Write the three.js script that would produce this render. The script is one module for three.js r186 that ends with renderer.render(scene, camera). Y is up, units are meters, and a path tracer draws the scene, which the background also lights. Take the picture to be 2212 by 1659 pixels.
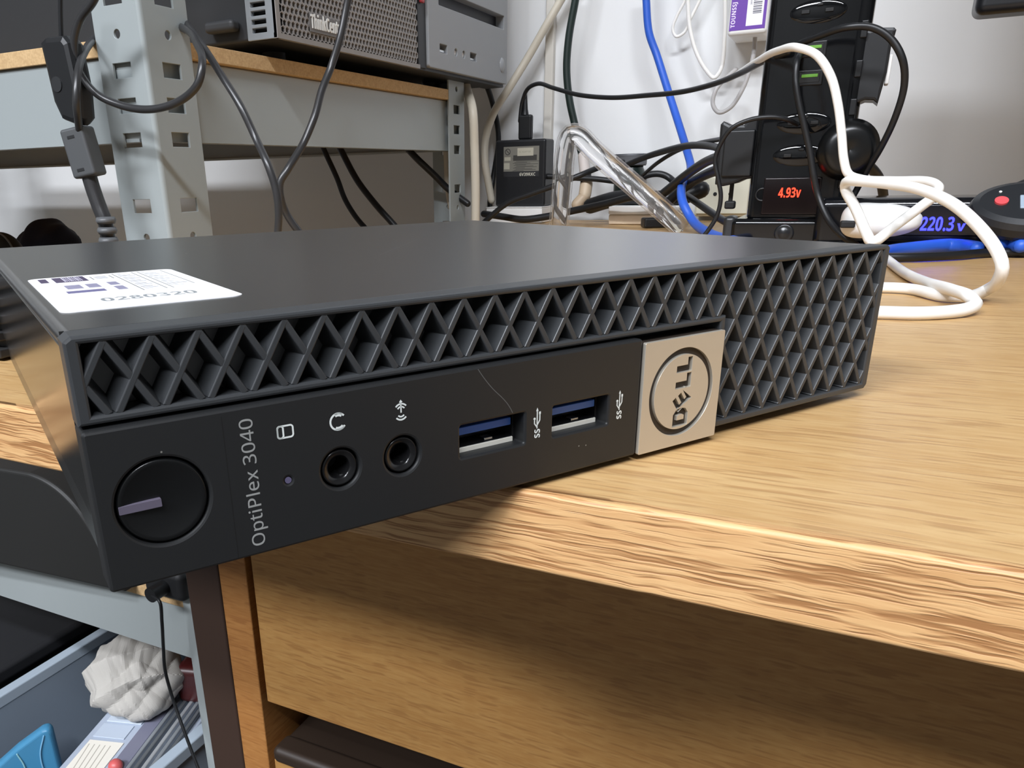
import * as THREE from 'three';
import { RoundedBoxGeometry } from 'three/addons/geometries/RoundedBoxGeometry.js';
import { mergeGeometries } from 'three/addons/utils/BufferGeometryUtils.js';
import { TextGeometry } from 'three/addons/geometries/TextGeometry.js';
import { FontLoader } from 'three/addons/loaders/FontLoader.js';
import { RectAreaLightUniformsLib } from 'three/addons/lights/RectAreaLightUniformsLib.js';

// ---------------------------------------------------------------- camera, lights, exposure
// x runs along the desk edge, z towards the viewer, y up, metres
const scene = new THREE.Scene();
scene.background = new THREE.Color(0x000000);
const camera = new THREE.PerspectiveCamera(52.5625, 2212 / 1659, 0.01, 20);
camera.position.set(...[0.0852, 0.8057, 0.0644]);
camera.up.set(...[-0.13911, 0.93694, -0.32061]);
camera.lookAt(...[-0.3486, 0.457, -0.7664]);
camera.setViewOffset(2212, 1659, 170.76, -173.46, 2212, 1659);   // the photograph is an off-centre crop
camera.updateProjectionMatrix();
const renderer = new THREE.WebGLRenderer({ antialias: true });
renderer.toneMapping = THREE.LinearToneMapping;
renderer.toneMappingExposure = 3.1;
renderer.shadowMap.enabled = true;
RectAreaLightUniformsLib.init();
// the ceiling fittings: [x, z, length along x, width along z, intensity]
const FITTINGS = [
  [0.60, 1.35, 1.2, 0.16, 44, 'tube fitting on the ceiling to the right in front of the desk'],
  [-0.70, 2.05, 1.2, 0.5, 21, 'panel fitting on the ceiling to the left in front of the rack'],
];
const CEIL = 2.7, WALLZ = -0.92, DESK = 0.75;

// ---------------------------------------------------------------- helpers
const font = await new FontLoader().loadAsync('fonts/droid/droid_sans_regular.typeface.json');
const fontBold = await new FontLoader().loadAsync('fonts/droid/droid_sans_bold.typeface.json');
let seed = 7;
const rnd = () => { seed = (seed * 1664525 + 1013904223) >>> 0; return seed / 4294967296; };
const hash = (x, y, s) => { let h = Math.imul(x, 374761393) + Math.imul(y, 668265263) + Math.imul(s, 1442695041) | 0; h = Math.imul(h ^ (h >>> 13), 1274126177); return ((h ^ (h >>> 16)) >>> 0) / 4294967296; };
const mod = (a, n) => ((a % n) + n) % n;
function vnoise(x, y, px, py, s) {                      // value noise that repeats after px, py cells
  const x0 = Math.floor(x), y0 = Math.floor(y); let fx = x - x0, fy = y - y0;
  fx = fx * fx * (3 - 2 * fx); fy = fy * fy * (3 - 2 * fy);
  const a = hash(mod(x0, px), mod(y0, py), s), b = hash(mod(x0 + 1, px), mod(y0, py), s), c = hash(mod(x0, px), mod(y0 + 1, py), s), d = hash(mod(x0 + 1, px), mod(y0 + 1, py), s);
  return a + (b - a) * fx + (c - a) * fy + (a - b - c + d) * fx * fy;
}
function dataTex(w, h, fn, srgb = true) {
  const d = new Uint8Array(w * h * 4);
  for (let j = 0; j < h; j++) for (let i = 0; i < w; i++) { const c = fn(i / w, j / h), k = (j * w + i) * 4; d[k] = c[0]; d[k + 1] = c[1]; d[k + 2] = c[2]; d[k + 3] = 255; }
  const t = new THREE.DataTexture(d, w, h, THREE.RGBAFormat);
  t.wrapS = t.wrapT = THREE.RepeatWrapping; t.magFilter = THREE.LinearFilter; t.minFilter = THREE.LinearMipmapLinearFilter; t.generateMipmaps = true;
  if (srgb) t.colorSpace = THREE.SRGBColorSpace; t.needsUpdate = true; return t;
}
function canvasTex(w, h, draw) {
  const c = document.createElement('canvas'); c.width = w; c.height = h; draw(c.getContext('2d'), w, h);
  const t = new THREE.CanvasTexture(c); t.colorSpace = THREE.SRGBColorSpace; return t;
}
const std = (color, roughness = 0.5, metalness = 0, extra = {}) => new THREE.MeshStandardMaterial({ color, roughness, metalness, ...extra });
const used = {};
function numbered(n) { used[n] = (used[n] ?? -1) + 1; return used[n] ? n + '_' + String(used[n]).padStart(3, '0') : n; }
function tag(o, label, category, group, kind) { Object.assign(o.userData, { label, category }); if (group) o.userData.group = group; if (kind) o.userData.kind = kind; return o; }
function thing(name, label, category, pos = [0, 0, 0], turn = 0, group) {
  const g = new THREE.Group(); g.name = numbered(name); g.position.set(...pos); g.rotation.y = turn; scene.add(g);
  return tag(g, label, category, group);
}
const merge = (gs) => { if (!Array.isArray(gs)) return gs; const a = gs.map((g) => { const n = g.index ? g.toNonIndexed() : g; for (const k of Object.keys(n.attributes)) if (!['position', 'normal', 'uv'].includes(k)) n.deleteAttribute(k); return n; }); return a.length > 1 ? mergeGeometries(a) : a[0]; };
function part(name, geo, mat, parent, label) {
  const m = new THREE.Mesh(merge(geo), mat); m.name = name; m.castShadow = m.receiveShadow = true; parent.add(m);
  if (label) m.userData.label = label; return m;
}
function struct(name, geo, mat) { const m = part(name, geo, mat, scene); m.userData.kind = 'structure'; return m; }
const T = (g, x, y, z) => g.translate(x, y, z);
// a box with rounded edges from its least to its greatest corner
const bx = (a, b, r = 0.001, seg = 2) => T(r > 0 ? new RoundedBoxGeometry(b[0] - a[0], b[1] - a[1], b[2] - a[2], seg, r) : new THREE.BoxGeometry(b[0] - a[0], b[1] - a[1], b[2] - a[2]), (a[0] + b[0]) / 2, (a[1] + b[1]) / 2, (a[2] + b[2]) / 2);
function boxUV(g) {                                      // uv in metres, chosen by the way each face looks
  const q = g.index ? g.toNonIndexed() : g, p = q.attributes.position, n = q.attributes.normal, uv = new Float32Array(p.count * 2);
  for (let i = 0; i < p.count; i++) {
    const f = i - i % 3; let nx = 0, ny = 0, nz = 0; for (let k = 0; k < 3; k++) { nx += Math.abs(n.getX(f + k)); ny += Math.abs(n.getY(f + k)); nz += Math.abs(n.getZ(f + k)); }
    if (ny >= nx && ny >= nz) { uv[2 * i] = p.getX(i); uv[2 * i + 1] = p.getZ(i); }
    else if (nz >= nx) { uv[2 * i] = p.getX(i); uv[2 * i + 1] = p.getY(i); }
    else { uv[2 * i] = p.getZ(i); uv[2 * i + 1] = p.getY(i); }
  }
  q.setAttribute('uv', new THREE.BufferAttribute(uv, 2)); return q;
}
const cyl = (r, h, axis = 'y', seg = 32, r2 = r) => { const g = new THREE.CylinderGeometry(r2, r, h, seg); if (axis === 'x') g.rotateZ(-Math.PI / 2); if (axis === 'z') g.rotateX(Math.PI / 2); return g; };
function rr(x0, y0, x1, y1, r, S = THREE.Shape) {        // rounded rectangle outline
  const s = new S(); s.moveTo(x0 + r, y0); s.lineTo(x1 - r, y0); s.absarc(x1 - r, y0 + r, r, -Math.PI / 2, 0); s.lineTo(x1, y1 - r); s.absarc(x1 - r, y1 - r, r, 0, Math.PI / 2);
  s.lineTo(x0 + r, y1); s.absarc(x0 + r, y1 - r, r, Math.PI / 2, Math.PI); s.lineTo(x0, y0 + r); s.absarc(x0 + r, y0 + r, r, Math.PI, Math.PI * 1.5); return s;
}
const circ = (x, y, r, S = THREE.Path) => { const s = new S(); s.absarc(x, y, r, 0, Math.PI * 2, true); return s; };
const poly = (pts, S = THREE.Shape) => { const s = new S(); pts.forEach((p, i) => (i ? s.lineTo(p[0], p[1]) : s.moveTo(p[0], p[1]))); s.closePath(); return s; };
// extrusion whose front face lies at z1 and back at z0, edges bevelled by b
function ext(shape, z0, z1, b = 0, curve = 24) {
  const g = new THREE.ExtrudeGeometry(shape, { depth: z1 - z0 - 2 * b, bevelEnabled: b > 0, bevelThickness: b, bevelSize: b, bevelOffset: -b, bevelSegments: 2, curveSegments: curve });
  return T(g, 0, 0, z0 + b);
}
const lathe = (pts, seg = 40) => new THREE.LatheGeometry(pts.map((p) => new THREE.Vector2(p[0], p[1])), seg);
const V = (p) => new THREE.Vector3(...p);
function tubeGeo(pts, r, seg, rad = 10, closed = false) {
  const c = new THREE.CatmullRomCurve3(pts.map(V), closed, 'centripetal');
  const g = new THREE.TubeGeometry(c, seg || pts.length * 10, r, rad, closed);
  if (closed) return g;
  const caps = [c.getPoint(0), c.getPoint(1)].map((p) => T(new THREE.SphereGeometry(r, rad, 6), p.x, p.y, p.z));
  return merge([g, ...caps]);
}
// a loose cable lying or hanging through the given points
function cable(name, label, r, mat, pts, group) {
  const o = pts[0], m = part(numbered(name), tubeGeo(pts.map((p) => [p[0] - o[0], p[1] - o[1], p[2] - o[2]]), r), mat, scene);
  m.position.set(...o); return tag(m, label, 'cable', group);
}
const text = (str, size, depth, f = font) => new TextGeometry(str, { font: f, size, depth, curveSegments: 5, bevelEnabled: false });

// ---------------------------------------------------------------- textures
const clamp = (v, a = 0, b = 1) => Math.min(b, Math.max(a, v));
const mix3 = (a, b, t) => [a[0] + (b[0] - a[0]) * t, a[1] + (b[1] - a[1]) * t, a[2] + (b[2] - a[2]) * t];
const LIGHT = [200, 166, 116], MID = [180, 140, 90], DARK = [146, 104, 62];
function grain(u, v, k) {                                // streaks along u, k = how bold the dark pores are
  const warp = (vnoise(u * 8, v * 10, 8, 10, 3) - 0.5) * 0.008, w = v + warp;
  const a = vnoise(u * 12, w * 90, 12, 90, 1), b = vnoise(u * 30, w * 200, 30, 200, 2), c = vnoise(u * 48, w * 330, 48, 330, 4), d = vnoise(u * 4, w * 14, 4, 14, 5);
  return { tone: a * 0.3 + d * 0.15 + c * 0.55, pore: clamp((b * 0.5 + c * 0.5 + (a - 0.5) * 0.2 - 0.54) * 4.5) * k };
}
const grainCol = (k, lift = 0) => (u, v) => { const g = grain(u, v, k); return mix3(mix3(MID, LIGHT, clamp(g.tone * 1.5 - 0.15 + lift)), DARK, g.pore * 0.8); };
const grainH = (k) => (u, v) => { const g = grain(u, v, k), h = 200 * (1 - g.pore) + 40 * g.tone; return [h, h, h]; };
const woodTopMap = dataTex(1024, 1024, grainCol(0.55, 0.12)), woodTopBump = dataTex(1024, 1024, grainH(0.5), false);
function edgeGrain(u, v) {
  const warp = (vnoise(u * 12, v * 3, 12, 3, 13) - 0.5) * 0.05 + (vnoise(u * 60, v * 9, 60, 9, 17) - 0.5) * 0.025, w = v + warp;
  const a = vnoise(u * 20, w * 22, 20, 22, 11), b = vnoise(u * 17, w * 44, 17, 44, 12), c = vnoise(u * 44, w * 80, 44, 80, 14), d = vnoise(u * 9, w * 6, 9, 6, 15);
  return { tone: a * 0.5 + c * 0.5, pore: clamp((b * 0.6 + c * 0.4 + (d - 0.5) * 0.22 - 0.46) * 3.4) };
}
const woodEdgeMap = dataTex(1024, 256, (u, v) => { const g = edgeGrain(u, v); return mix3(mix3([196, 150, 100], [220, 180, 128], g.tone), [140, 94, 54], g.pore * 0.8); });
const woodEdgeBump = dataTex(1024, 256, (u, v) => { const g = edgeGrain(u, v), h = 225 * (1 - g.pore); return [h, h, h]; }, false);
const rep = (t, sx, sy) => { const c = t.clone(); c.repeat.set(1 / sx, 1 / sy); c.needsUpdate = true; return c; };
const M = {
  deskTop: std(0xffffff, 0.42, 0, { map: rep(woodTopMap, 0.32, 0.2), bumpMap: rep(woodTopBump, 0.32, 0.2), bumpScale: 0.00012 }),
  deskEdge: std(0xffffff, 0.5, 0, { map: rep(woodEdgeMap, 0.21, 0.0166), bumpMap: rep(woodEdgeBump, 0.21, 0.0166), bumpScale: 0.00010 }),
  drawer: std(0xe2cfae, 0.5, 0, { map: rep(woodTopMap, 0.30, 0.22), bumpMap: rep(woodTopBump, 0.30, 0.22), bumpScale: 0.00016 }),
  strip: std(0xd8b894, 0.55, 0, { map: rep(woodTopMap, 0.3, 0.2) }),
  leg: std(0x3a2a22, 0.45, 0),
  barBrown: std(0x2c2119, 0.5),
  wall: std(0xe9eaea, 0.9, 0, { bumpMap: dataTex(256, 256, (u, v) => { const h = 120 + 90 * vnoise(u * 60, v * 60, 60, 60, 21) + 40 * vnoise(u * 120, v * 120, 120, 120, 22); return [h, h, h]; }, false), bumpScale: 0.0002 }),
  ceiling: std(0xb8b8b6, 0.9), roomWall: std(0x727270, 0.9), floor: std(0x33302d, 0.6),
  rack: std(0xa0a7a7, 0.36, 0.1), rackDark: std(0x8f9594, 0.4, 0.15),
  chip: std(0xffffff, 0.85, 0, { map: rep(dataTex(256, 256, (u, v) => { const n = vnoise(u * 70, v * 70, 70, 70, 31) * 0.6 + vnoise(u * 25, v * 25, 25, 25, 32) * 0.4; return mix3([184, 150, 106], [214, 182, 136], n); }), 0.06, 0.06) }),
  blackPlastic: std(0x191a1c, 0.42), blackMatt: std(0x161719, 0.6), blackGloss: std(0x0b0c0e, 0.08), greyPlastic: std(0x55585b, 0.5),
  cableBlack: std(0x18191b, 0.42), cableGrey: std(0x303031, 0.32), cableWhite: std(0xf1efea, 0.4), cableCream: std(0xcfc7b6, 0.45), cableBlue: std(0x2f62cf, 0.45), cableGreen: std(0x1b2a26, 0.45),
  white: std(0xf2f1ee, 0.4), cream: std(0xe4e2cf, 0.45), steel: std(0xc9cbcc, 0.25, 1),
};

// ---------------------------------------------------------------- the room
const RX0 = -2.6, RX1 = 2.4, RZ1 = 3.2;
struct('floor', bx([RX0 - 0.1, -0.1, WALLZ - 0.1], [RX1 + 0.1, 0, RZ1 + 0.1], 0), M.floor);
struct('ceiling', bx([RX0 - 0.1, CEIL, WALLZ - 0.1], [RX1 + 0.1, CEIL + 0.1, RZ1 + 0.1], 0), M.ceiling);
const wallMat = M.wall;
struct('wall_back', boxUV(bx([RX0, 0, WALLZ - 0.1], [RX1, CEIL, WALLZ], 0)), wallMat);
struct('wall_left', bx([RX0 - 0.1, 0, WALLZ - 0.1], [RX0, CEIL, RZ1 + 0.1], 0), M.roomWall);
struct('wall_right', bx([RX1, 0, WALLZ - 0.1], [RX1 + 0.1, CEIL, RZ1 + 0.1], 0), M.roomWall);
struct('wall_front', bx([RX0, 0, RZ1], [RX1, CEIL, RZ1 + 0.1], 0), M.roomWall);

for (const [x, z, w, d, power, label] of FITTINGS) {
  const g = thing('ceiling_light', 'white ' + label, 'light', [x, CEIL, z]);
  part('housing', bx([-w / 2 - 0.03, -0.05, -d / 2 - 0.03], [w / 2 + 0.03, 0, d / 2 + 0.03], 0.006), M.ceiling, g);
  part('diffuser', bx([-w / 2, -0.058, -d / 2], [w / 2, -0.05, d / 2], 0), std(0xffffff, 0.6, 0, { emissive: 0xf6faff, emissiveIntensity: 3 }), g);
  const l = new THREE.RectAreaLight(0xf3f7ff, power, w, d); l.position.set(0, -0.062, 0); l.rotation.x = -Math.PI / 2; g.add(l);
}

// ---------------------------------------------------------------- the desk
{
  const g = thing('desk', 'oak-grained desk with a thick square-edged top and brown legs', 'desk', [0, 0, 0]);
  const ZE = -0.0624, TH = 0.0166, X0 = -0.296, X1 = 1.1;
  part('desk_top', boxUV(bx([X0, DESK - TH, -0.9], [X1, DESK, ZE - 0.0008], 0.0006)), M.deskTop, g);
  // banded front edge with rounded arrises
  const band = bx([X0, DESK - TH, ZE - 0.004], [X1, DESK, ZE], 0.0011, 4); T(band, 0, -(DESK - TH), 0); const bu = boxUV(band); T(bu, 0, DESK - TH, 0);
  part('edge_band', bu, M.deskEdge, g);
  for (const x of [-0.2205, 1.03]) part('leg', bx([x, 0, -0.255], [x + 0.0255, DESK - TH, -0.2155], 0.002), M.leg, g);
  for (const x of [-0.2205, 1.03]) part('leg', bx([x, 0, -0.86], [x + 0.0255, DESK - TH, -0.82], 0.002), M.leg, g);
}
{
  const g = thing('drawer_pedestal', 'oak drawer cabinet with dark finger bars standing under the desk', 'cabinet', [-0.1938, 0, -0.215]);
  const W = 0.46, top = DESK - 0.0166 - 0.002;
  part('side_panel', boxUV(bx([0, 0.04, -0.5], [0.0193, top, 0], 0.0008)), M.strip, g);
  part('side_panel', boxUV(bx([W - 0.0193, 0.04, -0.5], [W, top, 0], 0.0008)), M.strip, g);
  part('top_panel', boxUV(bx([0.0198, top - 0.016, -0.5], [W - 0.0198, top, -0.02], 0.0005)), M.strip, g);
  part('back_panel', boxUV(bx([0.0198, 0.04, -0.5], [W - 0.0198, top - 0.017, -0.485], 0.0005)), M.strip, g);
  part('plinth', bx([0.005, 0, -0.49], [W - 0.005, 0.039, -0.03], 0.001), M.barBrown, g);
  const gap = 0.0053, yb = [0.530, 0.33, 0.06], yt = [top - 0.018, 0.4900, 0.295];
  for (let k = 0; k < 3; k++) {
    const d = part('drawer', boxUV(bx([0.0193 + gap, yb[k], -0.018], [W - 0.0193 - gap, yt[k], 0.001], 0.0009)), M.drawer, g);
    if (k) { part('finger_bar', [bx([0.0193 + gap + 0.001, yt[k], -0.012], [W - 0.0193 - gap - 0.001, yt[k] + 0.0105, 0.004], 0.004, 4), bx([0.0193 + gap, yt[k] + 0.0008, -0.07], [W - 0.0193 - gap, yt[k] + 0.006, -0.0125], 0.002, 3)], M.barBrown, d, 'dark brown finger bar'); }
  }
}

// ---------------------------------------------------------------- the black mini computer on the desk
const GAP = 0.0015;
{
  const g = thing('mini_computer', 'black flat mini computer with a lattice front overhanging the desk corner', 'computer', [0, DESK + GAP, 0], 1.01854);
  const mm = (geo) => geo.scale(0.001, 0.001, 0.001);
  const bezelM = std(0x36383a, 0.4), panelM = std(0xffffff, 0.48, 0, { map: (() => {
    const t = canvasTex(2048, 480, (c, w, h) => {
      c.fillStyle = '#1c1d1e'; c.fillRect(0, 0, w, h);
      for (let i = 0; i < 5200; i++) { const v = 22 + Math.floor(rnd() * 14); c.fillStyle = `rgba(${v},${v},${v},0.5)`; c.fillRect(rnd() * w, rnd() * h, 2 + rnd() * 2, 2 + rnd() * 2); }
      c.strokeStyle = 'rgba(140,140,138,0.55)'; c.lineWidth = 2.6; c.beginPath(); c.moveTo(1268, 8); c.quadraticCurveTo(1310, 70, 1352, 108); c.quadraticCurveTo(1400, 150, 1418, 190); c.stroke();
      c.fillStyle = '#77756f'; for (const [x, y] of [[196, 90], [1740, 380], [1776, 384]]) { c.beginPath(); c.arc(x, y, 3, 0, 7); c.fill(); }
    });
    t.wrapS = t.wrapT = THREE.RepeatWrapping; t.repeat.set(1 / 101, 1 / 23.7); return t;
  })() }), black = std(0x050505, 0.7);
  const capMap = canvasTex(1024, 1024, (c, w, h) => {
    c.fillStyle = '#1d1e20'; c.fillRect(0, 0, w, h);
    for (let i = 0; i < 2600; i++) { const v = 24 + Math.floor(rnd() * 16); c.fillStyle = `rgba(${v},${v},${v + 2},0.5)`; c.fillRect(rnd() * w, rnd() * h, 1 + rnd() * 2, 1 + rnd() * 2); }
    c.strokeStyle = 'rgba(150,152,155,0.55)'; c.lineWidth = 1.4; c.beginPath(); c.moveTo(450, 395); c.quadraticCurveTo(540, 500, 636, 610); c.stroke();
    c.fillStyle = '#8d8f90'; for (const [x, y] of [[428, 836], [300, 905], [510, 970], [250, 640]]) { c.fillRect(x, y, 3, 7); }
  });
  const coverM = new THREE.MeshPhysicalMaterial({ color: 0xffffff, map: capMap, roughness: 0.3, clearcoat: 1, clearcoatRoughness: 0.3 });
  // folded steel cover over a lower tray
  const cover = rr(0.3, 9, 182.2, 36, 1.6);
  const cg = ext(cover, -178, -6.5, 0.35, 10); const cp = cg.attributes.position, cu = cg.attributes.uv;
  for (let i = 0; i < cp.count; i++) cu.setXY(i, cp.getX(i) / 182, 1 + cp.getZ(i) / 178);
  part('cover', mm(cg), coverM, g);
  part('side_plate', mm(bx([0.05, 9.2, -177], [0.35, 34.2, -5.6], 0.05)), std(0x1d1d1d, 0.13), g, 'smooth satin side');
  part('tray', mm(ext(rr(0.7, 1.0, 181.8, 8.7, 0.5), -177.5, -5.2, 0.2, 6)), std(0x222222, 0.2), g);
  for (const [x, z] of [[14, -30], [168, -24], [14, -160], [168, -160]]) part('foot', mm(T(cyl(5, 2.5, 'y', 24), x, -0.25, z)), M.blackMatt, g);
  // bezel frame: an L-shaped opening above the panel and to its right
  const fr = poly([[0, 24.2], [124.6, 24.2], [124.6, 0.9], [181.6, 0.9], [182.6, 1.9], [182.6, 35.4], [181.6, 36.1], [1.0, 36.1], [0, 35.4]]);
  fr.holes.push(poly([[1.9, 25.4], [1.9, 35.0], [180.4, 35.0], [180.4, 2.5], [126.0, 2.5], [126.0, 25.4]], THREE.Path));
  part('bezel_frame', mm(ext(fr, -6.4, -1.2, 0.4)), bezelM, g);
  part('bezel_back', mm(merge([T(new THREE.BoxGeometry(181.6, 22.6, 0.6), 91.3, 12.4, -8.0), T(new THREE.BoxGeometry(181.6, 11.8, 0.6), 91.3, 29.9, -8.0)])), black, g);
  const grille = part('vent_grille', mm(T(new THREE.BoxGeometry(179, 33, 0.5), 91, 18.6, -7.4)), std(0x0c0d0e, 0.6), g);
  const inside = (x, y) => x > 1.9 && x < 180.4 && y < 35.0 && y > (x < 126.0 ? 25.4 : 2.5);
  const taper = (q) => { const p = q.attributes.position; for (let i = 0; i < p.count; i++) p.setX(i, p.getX(i) * (1 + clamp((-1.4 - p.getZ(i)) / 5.8) * 2.1)); q.computeVertexNormals(); };   // moulded ribs thicken inwards
  const K = 0.585, P0 = 10.96, PITCH = 6.235;
  for (let k = -8; k < 40; k++) for (const dir of [-1, 1]) {
    const xn = P0 + PITCH * k; let start = null;
    for (let y = 35.1; y > 2.2; y -= 0.05) {
      const x = xn + dir * (34.9 - y) * K, is = inside(x, y);
      if (is && start === null) start = y;
      if (start !== null && (!is || y - 0.05 <= 2.2)) {
        const xe = (v) => xn + dir * (34.9 - v) * K, more = (v) => (Math.abs(xe(v) - 1.9) < 0.3 || Math.abs(xe(v) - 180.4) < 0.3 ? 0.7 : 0.1), y0 = start + more(start), y1 = y - more(y), L = (y0 - y1) * Math.hypot(1, K); start = null;
        if (L < 2) continue;
        const ym = (y0 + y1) / 2, xm = xn + dir * (34.9 - ym) * K;
        const b = ext(poly([[-0.48, -L / 2], [0.48, -L / 2], [0.48, L / 2], [-0.48, L / 2]]), -7.2, -1.35 - (dir > 0 ? 0.03 : 0), 0.16);
        taper(b); b.rotateZ(dir * Math.atan(K)); part('rib', mm(T(b, xm, ym, 0)), bezelM, grille);
      }
    }
  }
  // front panel with its openings
  const ps = rr(0, 0, 101.0, 23.7, 0.6);
  ps.holes.push(circ(9.0, 12.0, 6.55), circ(36.3, 11.05, 3.35), circ(47.45, 10.95, 3.35), rr(58.8, 8.0, 72.7, 13.9, 0.4, THREE.Path), rr(79.2, 8.0, 92.9, 13.9, 0.4, THREE.Path), circ(27.5, 11.0, 0.55));
  const fp = ext(ps, -6, 0, 0.42, 40); { const p = fp.attributes.position, u = fp.attributes.uv; for (let i = 0; i < p.count; i++) u.setXY(i, p.getX(i), p.getY(i)); }
  part('front_panel', mm(fp), panelM, g);
  part('panel_seam', mm(T(new THREE.BoxGeometry(0.12, 22.4, 0.04), 18.45, 11.6, 0.0)), black, g);
  // power button, dished, with a light bar
  const btn = part('power_button', mm(T(lathe([[0, -0.95], [2, -0.9], [4, -0.72], [5.4, -0.42], [5.9, -0.3], [6.25, -0.5], [6.3, -3], [0, -3]].reverse(), 64).rotateX(Math.PI / 2), 9.0, 12.0, 0)), std(0x0f1011, 0.3), g);
  part('light_bar', mm(ext(rr(2.95, 11.2, 8.75, 12.45, 0.15), -1.2, -0.26, 0.05)), std(0x5d5766, 0.45), btn, 'dim violet light bar');
  part('status_light', mm(T(cyl(0.52, 2, 'z', 20), 27.5, 11.0, -1.1)), std(0x5b5670, 0.3), g);
  for (const [x, y] of [[36.3, 11.05], [47.45, 10.95]]) {
    const j = part('audio_jack', mm(T(lathe([[1.75, -6], [1.75, -1.1], [2.05, -0.75], [2.7, -0.45], [2.95, -0.5], [3.0, -0.8], [3.0, -6]], 48).rotateX(Math.PI / 2), x, y, 0)), std(0x151516, 0.22), g);
    part('contact_spring', mm(T(new THREE.BoxGeometry(0.5, 0.25, 2.5), x + 0.5, y - 1.6, -2.6)), M.steel, j);
    part('well', mm(T(cyl(1.7, 0.4, 'z', 24), x, y, -5.9)), black, j);
  }
  for (const [x0, x1] of [[58.8, 72.7], [79.2, 92.9]]) {
    const sh = rr(x0 + 0.15, 7.7, x1 - 0.15, 14.1, 0.3); sh.holes.push(rr(x0 + 0.7, 8.9, x1 - 0.7, 13.3, 0.2, THREE.Path));
    const u = part('usb_port', mm(ext(sh, -9, -2.9, 0.08)), std(0x1a1a1b, 0.35, 0.3), g);
    part('shell_lip', mm(bx([x0 + 0.4, 7.9, -3.6], [x1 - 0.7, 8.85, -2.6], 0.12)), std(0xe6e3d8, 0.4, 0.2), u, 'bright metal lip');
    part('tongue', mm(bx([x0 + 1.0, 11.2, -9], [x1 - 1.2, 12.6, -2.6], 0.15)), std(0x4f82e6, 0.4), u, 'blue plastic tongue');
    for (let k = 0; k < 4; k++) part('contact', mm(bx([x0 + 2.3 + k * 2.4, 11.0, -8], [x0 + 3.4 + k * 2.4, 11.2, -3.6], 0)), std(0x8e7440, 0.3, 1), u);
    part('socket_back', mm(bx([x0, 7.9, -9.6], [x1, 14.0, -9], 0)), black, u);
    part('spring', mm(bx([x0 + 7.4, 8.9, -5], [x0 + 9.2, 9.4, -3.4], 0.1)), M.steel, u);
  }
  // printed lettering and symbols
  const ink = std(0xb8bab8, 0.6), inkW = std(0xd9dedb, 0.6);
  const tx = text('OptiPlex 3040', 2.02, 0.03); tx.computeBoundingBox(); const bw = tx.boundingBox.max.x - tx.boundingBox.min.x; tx.scale(20.2 / bw, 1, 1); tx.rotateZ(Math.PI / 2); T(tx, 22.85, 1.4, -0.005);
  part('printed_name', mm(tx), std(0x8f908e, 0.6), g, 'grey printed name running up the panel');
  const flat = (s, z = 0.03) => ext(s, -0.01, z, 0, 10);
  const ring = (x0, y0, x1, y1, r, t) => { const s = rr(x0, y0, x1, y1, r); s.holes.push(rr(x0 + t, y0 + t, x1 - t, y1 - t, Math.max(0.05, r - t), THREE.Path)); return s; };
  part('drive_symbol', mm(merge([flat(ring(26.35, 17.75, 29.05, 19.85, 0.55, 0.26)), flat(ring(26.35, 17.75, 27.5, 19.85, 0.5, 0.26))])), inkW, g);
  const arc = (x, y, r0, r1, a0, a1) => { const s = new THREE.Shape(); s.absarc(x, y, r1, a0, a1); s.absarc(x, y, r0, a1, a0, true); s.closePath(); return s; };
  const D = Math.PI / 180;
  part('headset_symbol', mm(merge([flat(arc(36.35, 18.8, 1.16, 1.46, 40 * D, 325 * D)), flat(arc(36.35, 18.8, 0.85, 1.46, 55 * D, 115 * D)), flat(arc(36.35, 18.8, 0.85, 1.46, 245 * D, 315 * D))])), inkW, g);
  part('line_out_symbol', mm(merge([flat(poly([[47.35, 18.3], [47.58, 18.3], [47.58, 20.0], [47.78, 20.05], [47.47, 20.45], [47.15, 20.05], [47.35, 20.0]])), flat(arc(47.47, 18.55, 0.62, 0.86, 35 * D, 145 * D)), flat(arc(47.47, 18.55, 1.1, 1.36, 40 * D, 140 * D)), flat(arc(47.47, 18.3, 0.55, 0.8, 220 * D, 320 * D)), flat(arc(47.47, 18.3, 1.05, 1.32, 222 * D, 318 * D))])), inkW, g);
  for (const x of [75.5, 95.75]) {
    const ss = text('SS', 1.25, 0.03, fontBold); ss.rotateZ(Math.PI / 2); T(ss, x + 0.68, 8.5, -0.01);
    const bar = (a, b, w = 0.11) => { const dx = b[0] - a[0], dy = b[1] - a[1], l = Math.hypot(dx, dy), nx = -dy / l * w, ny = dx / l * w; return flat(poly([[a[0] + nx, a[1] + ny], [a[0] - nx, a[1] - ny], [b[0] - nx, b[1] - ny], [b[0] + nx, b[1] + ny]])); };
    part('usb_symbol', mm(merge([ss, bar([x, 10.4], [x, 13.8]), flat(poly([[x - 0.25, 13.7], [x + 0.25, 13.7], [x, 14.3]])), bar([x, 11.0], [x + 0.6, 11.9]), bar([x + 0.6, 11.85], [x + 0.6, 13.1]), flat(poly([[x + 0.4, 13.0], [x + 0.8, 13.0], [x + 0.8, 13.5], [x + 0.4, 13.5]])), bar([x, 10.6], [x - 0.6, 11.4]), bar([x - 0.6, 11.3], [x - 0.6, 12.2]), flat(circ(x - 0.6, 12.3, 0.24, THREE.Shape))])), inkW, g);
  }
  // badge: brushed plate with a cut ring and cut letters over a brown ground
  const bc = [112.7, 11.35], plateM = std(0xc9c3b6, 0.38, 0.6);
  const badge = part('badge', mm(ext(rr(101.6, 0.0, 124.1, 22.7, 0.25), -5, -0.35, 0.1)), std(0x2a221b, 0.6), g, 'square brushed metal badge');
  const outer = rr(101.5, -0.1, 124.2, 22.8, 0.35); outer.holes.push(circ(bc[0], bc[1], 9.2));
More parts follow.
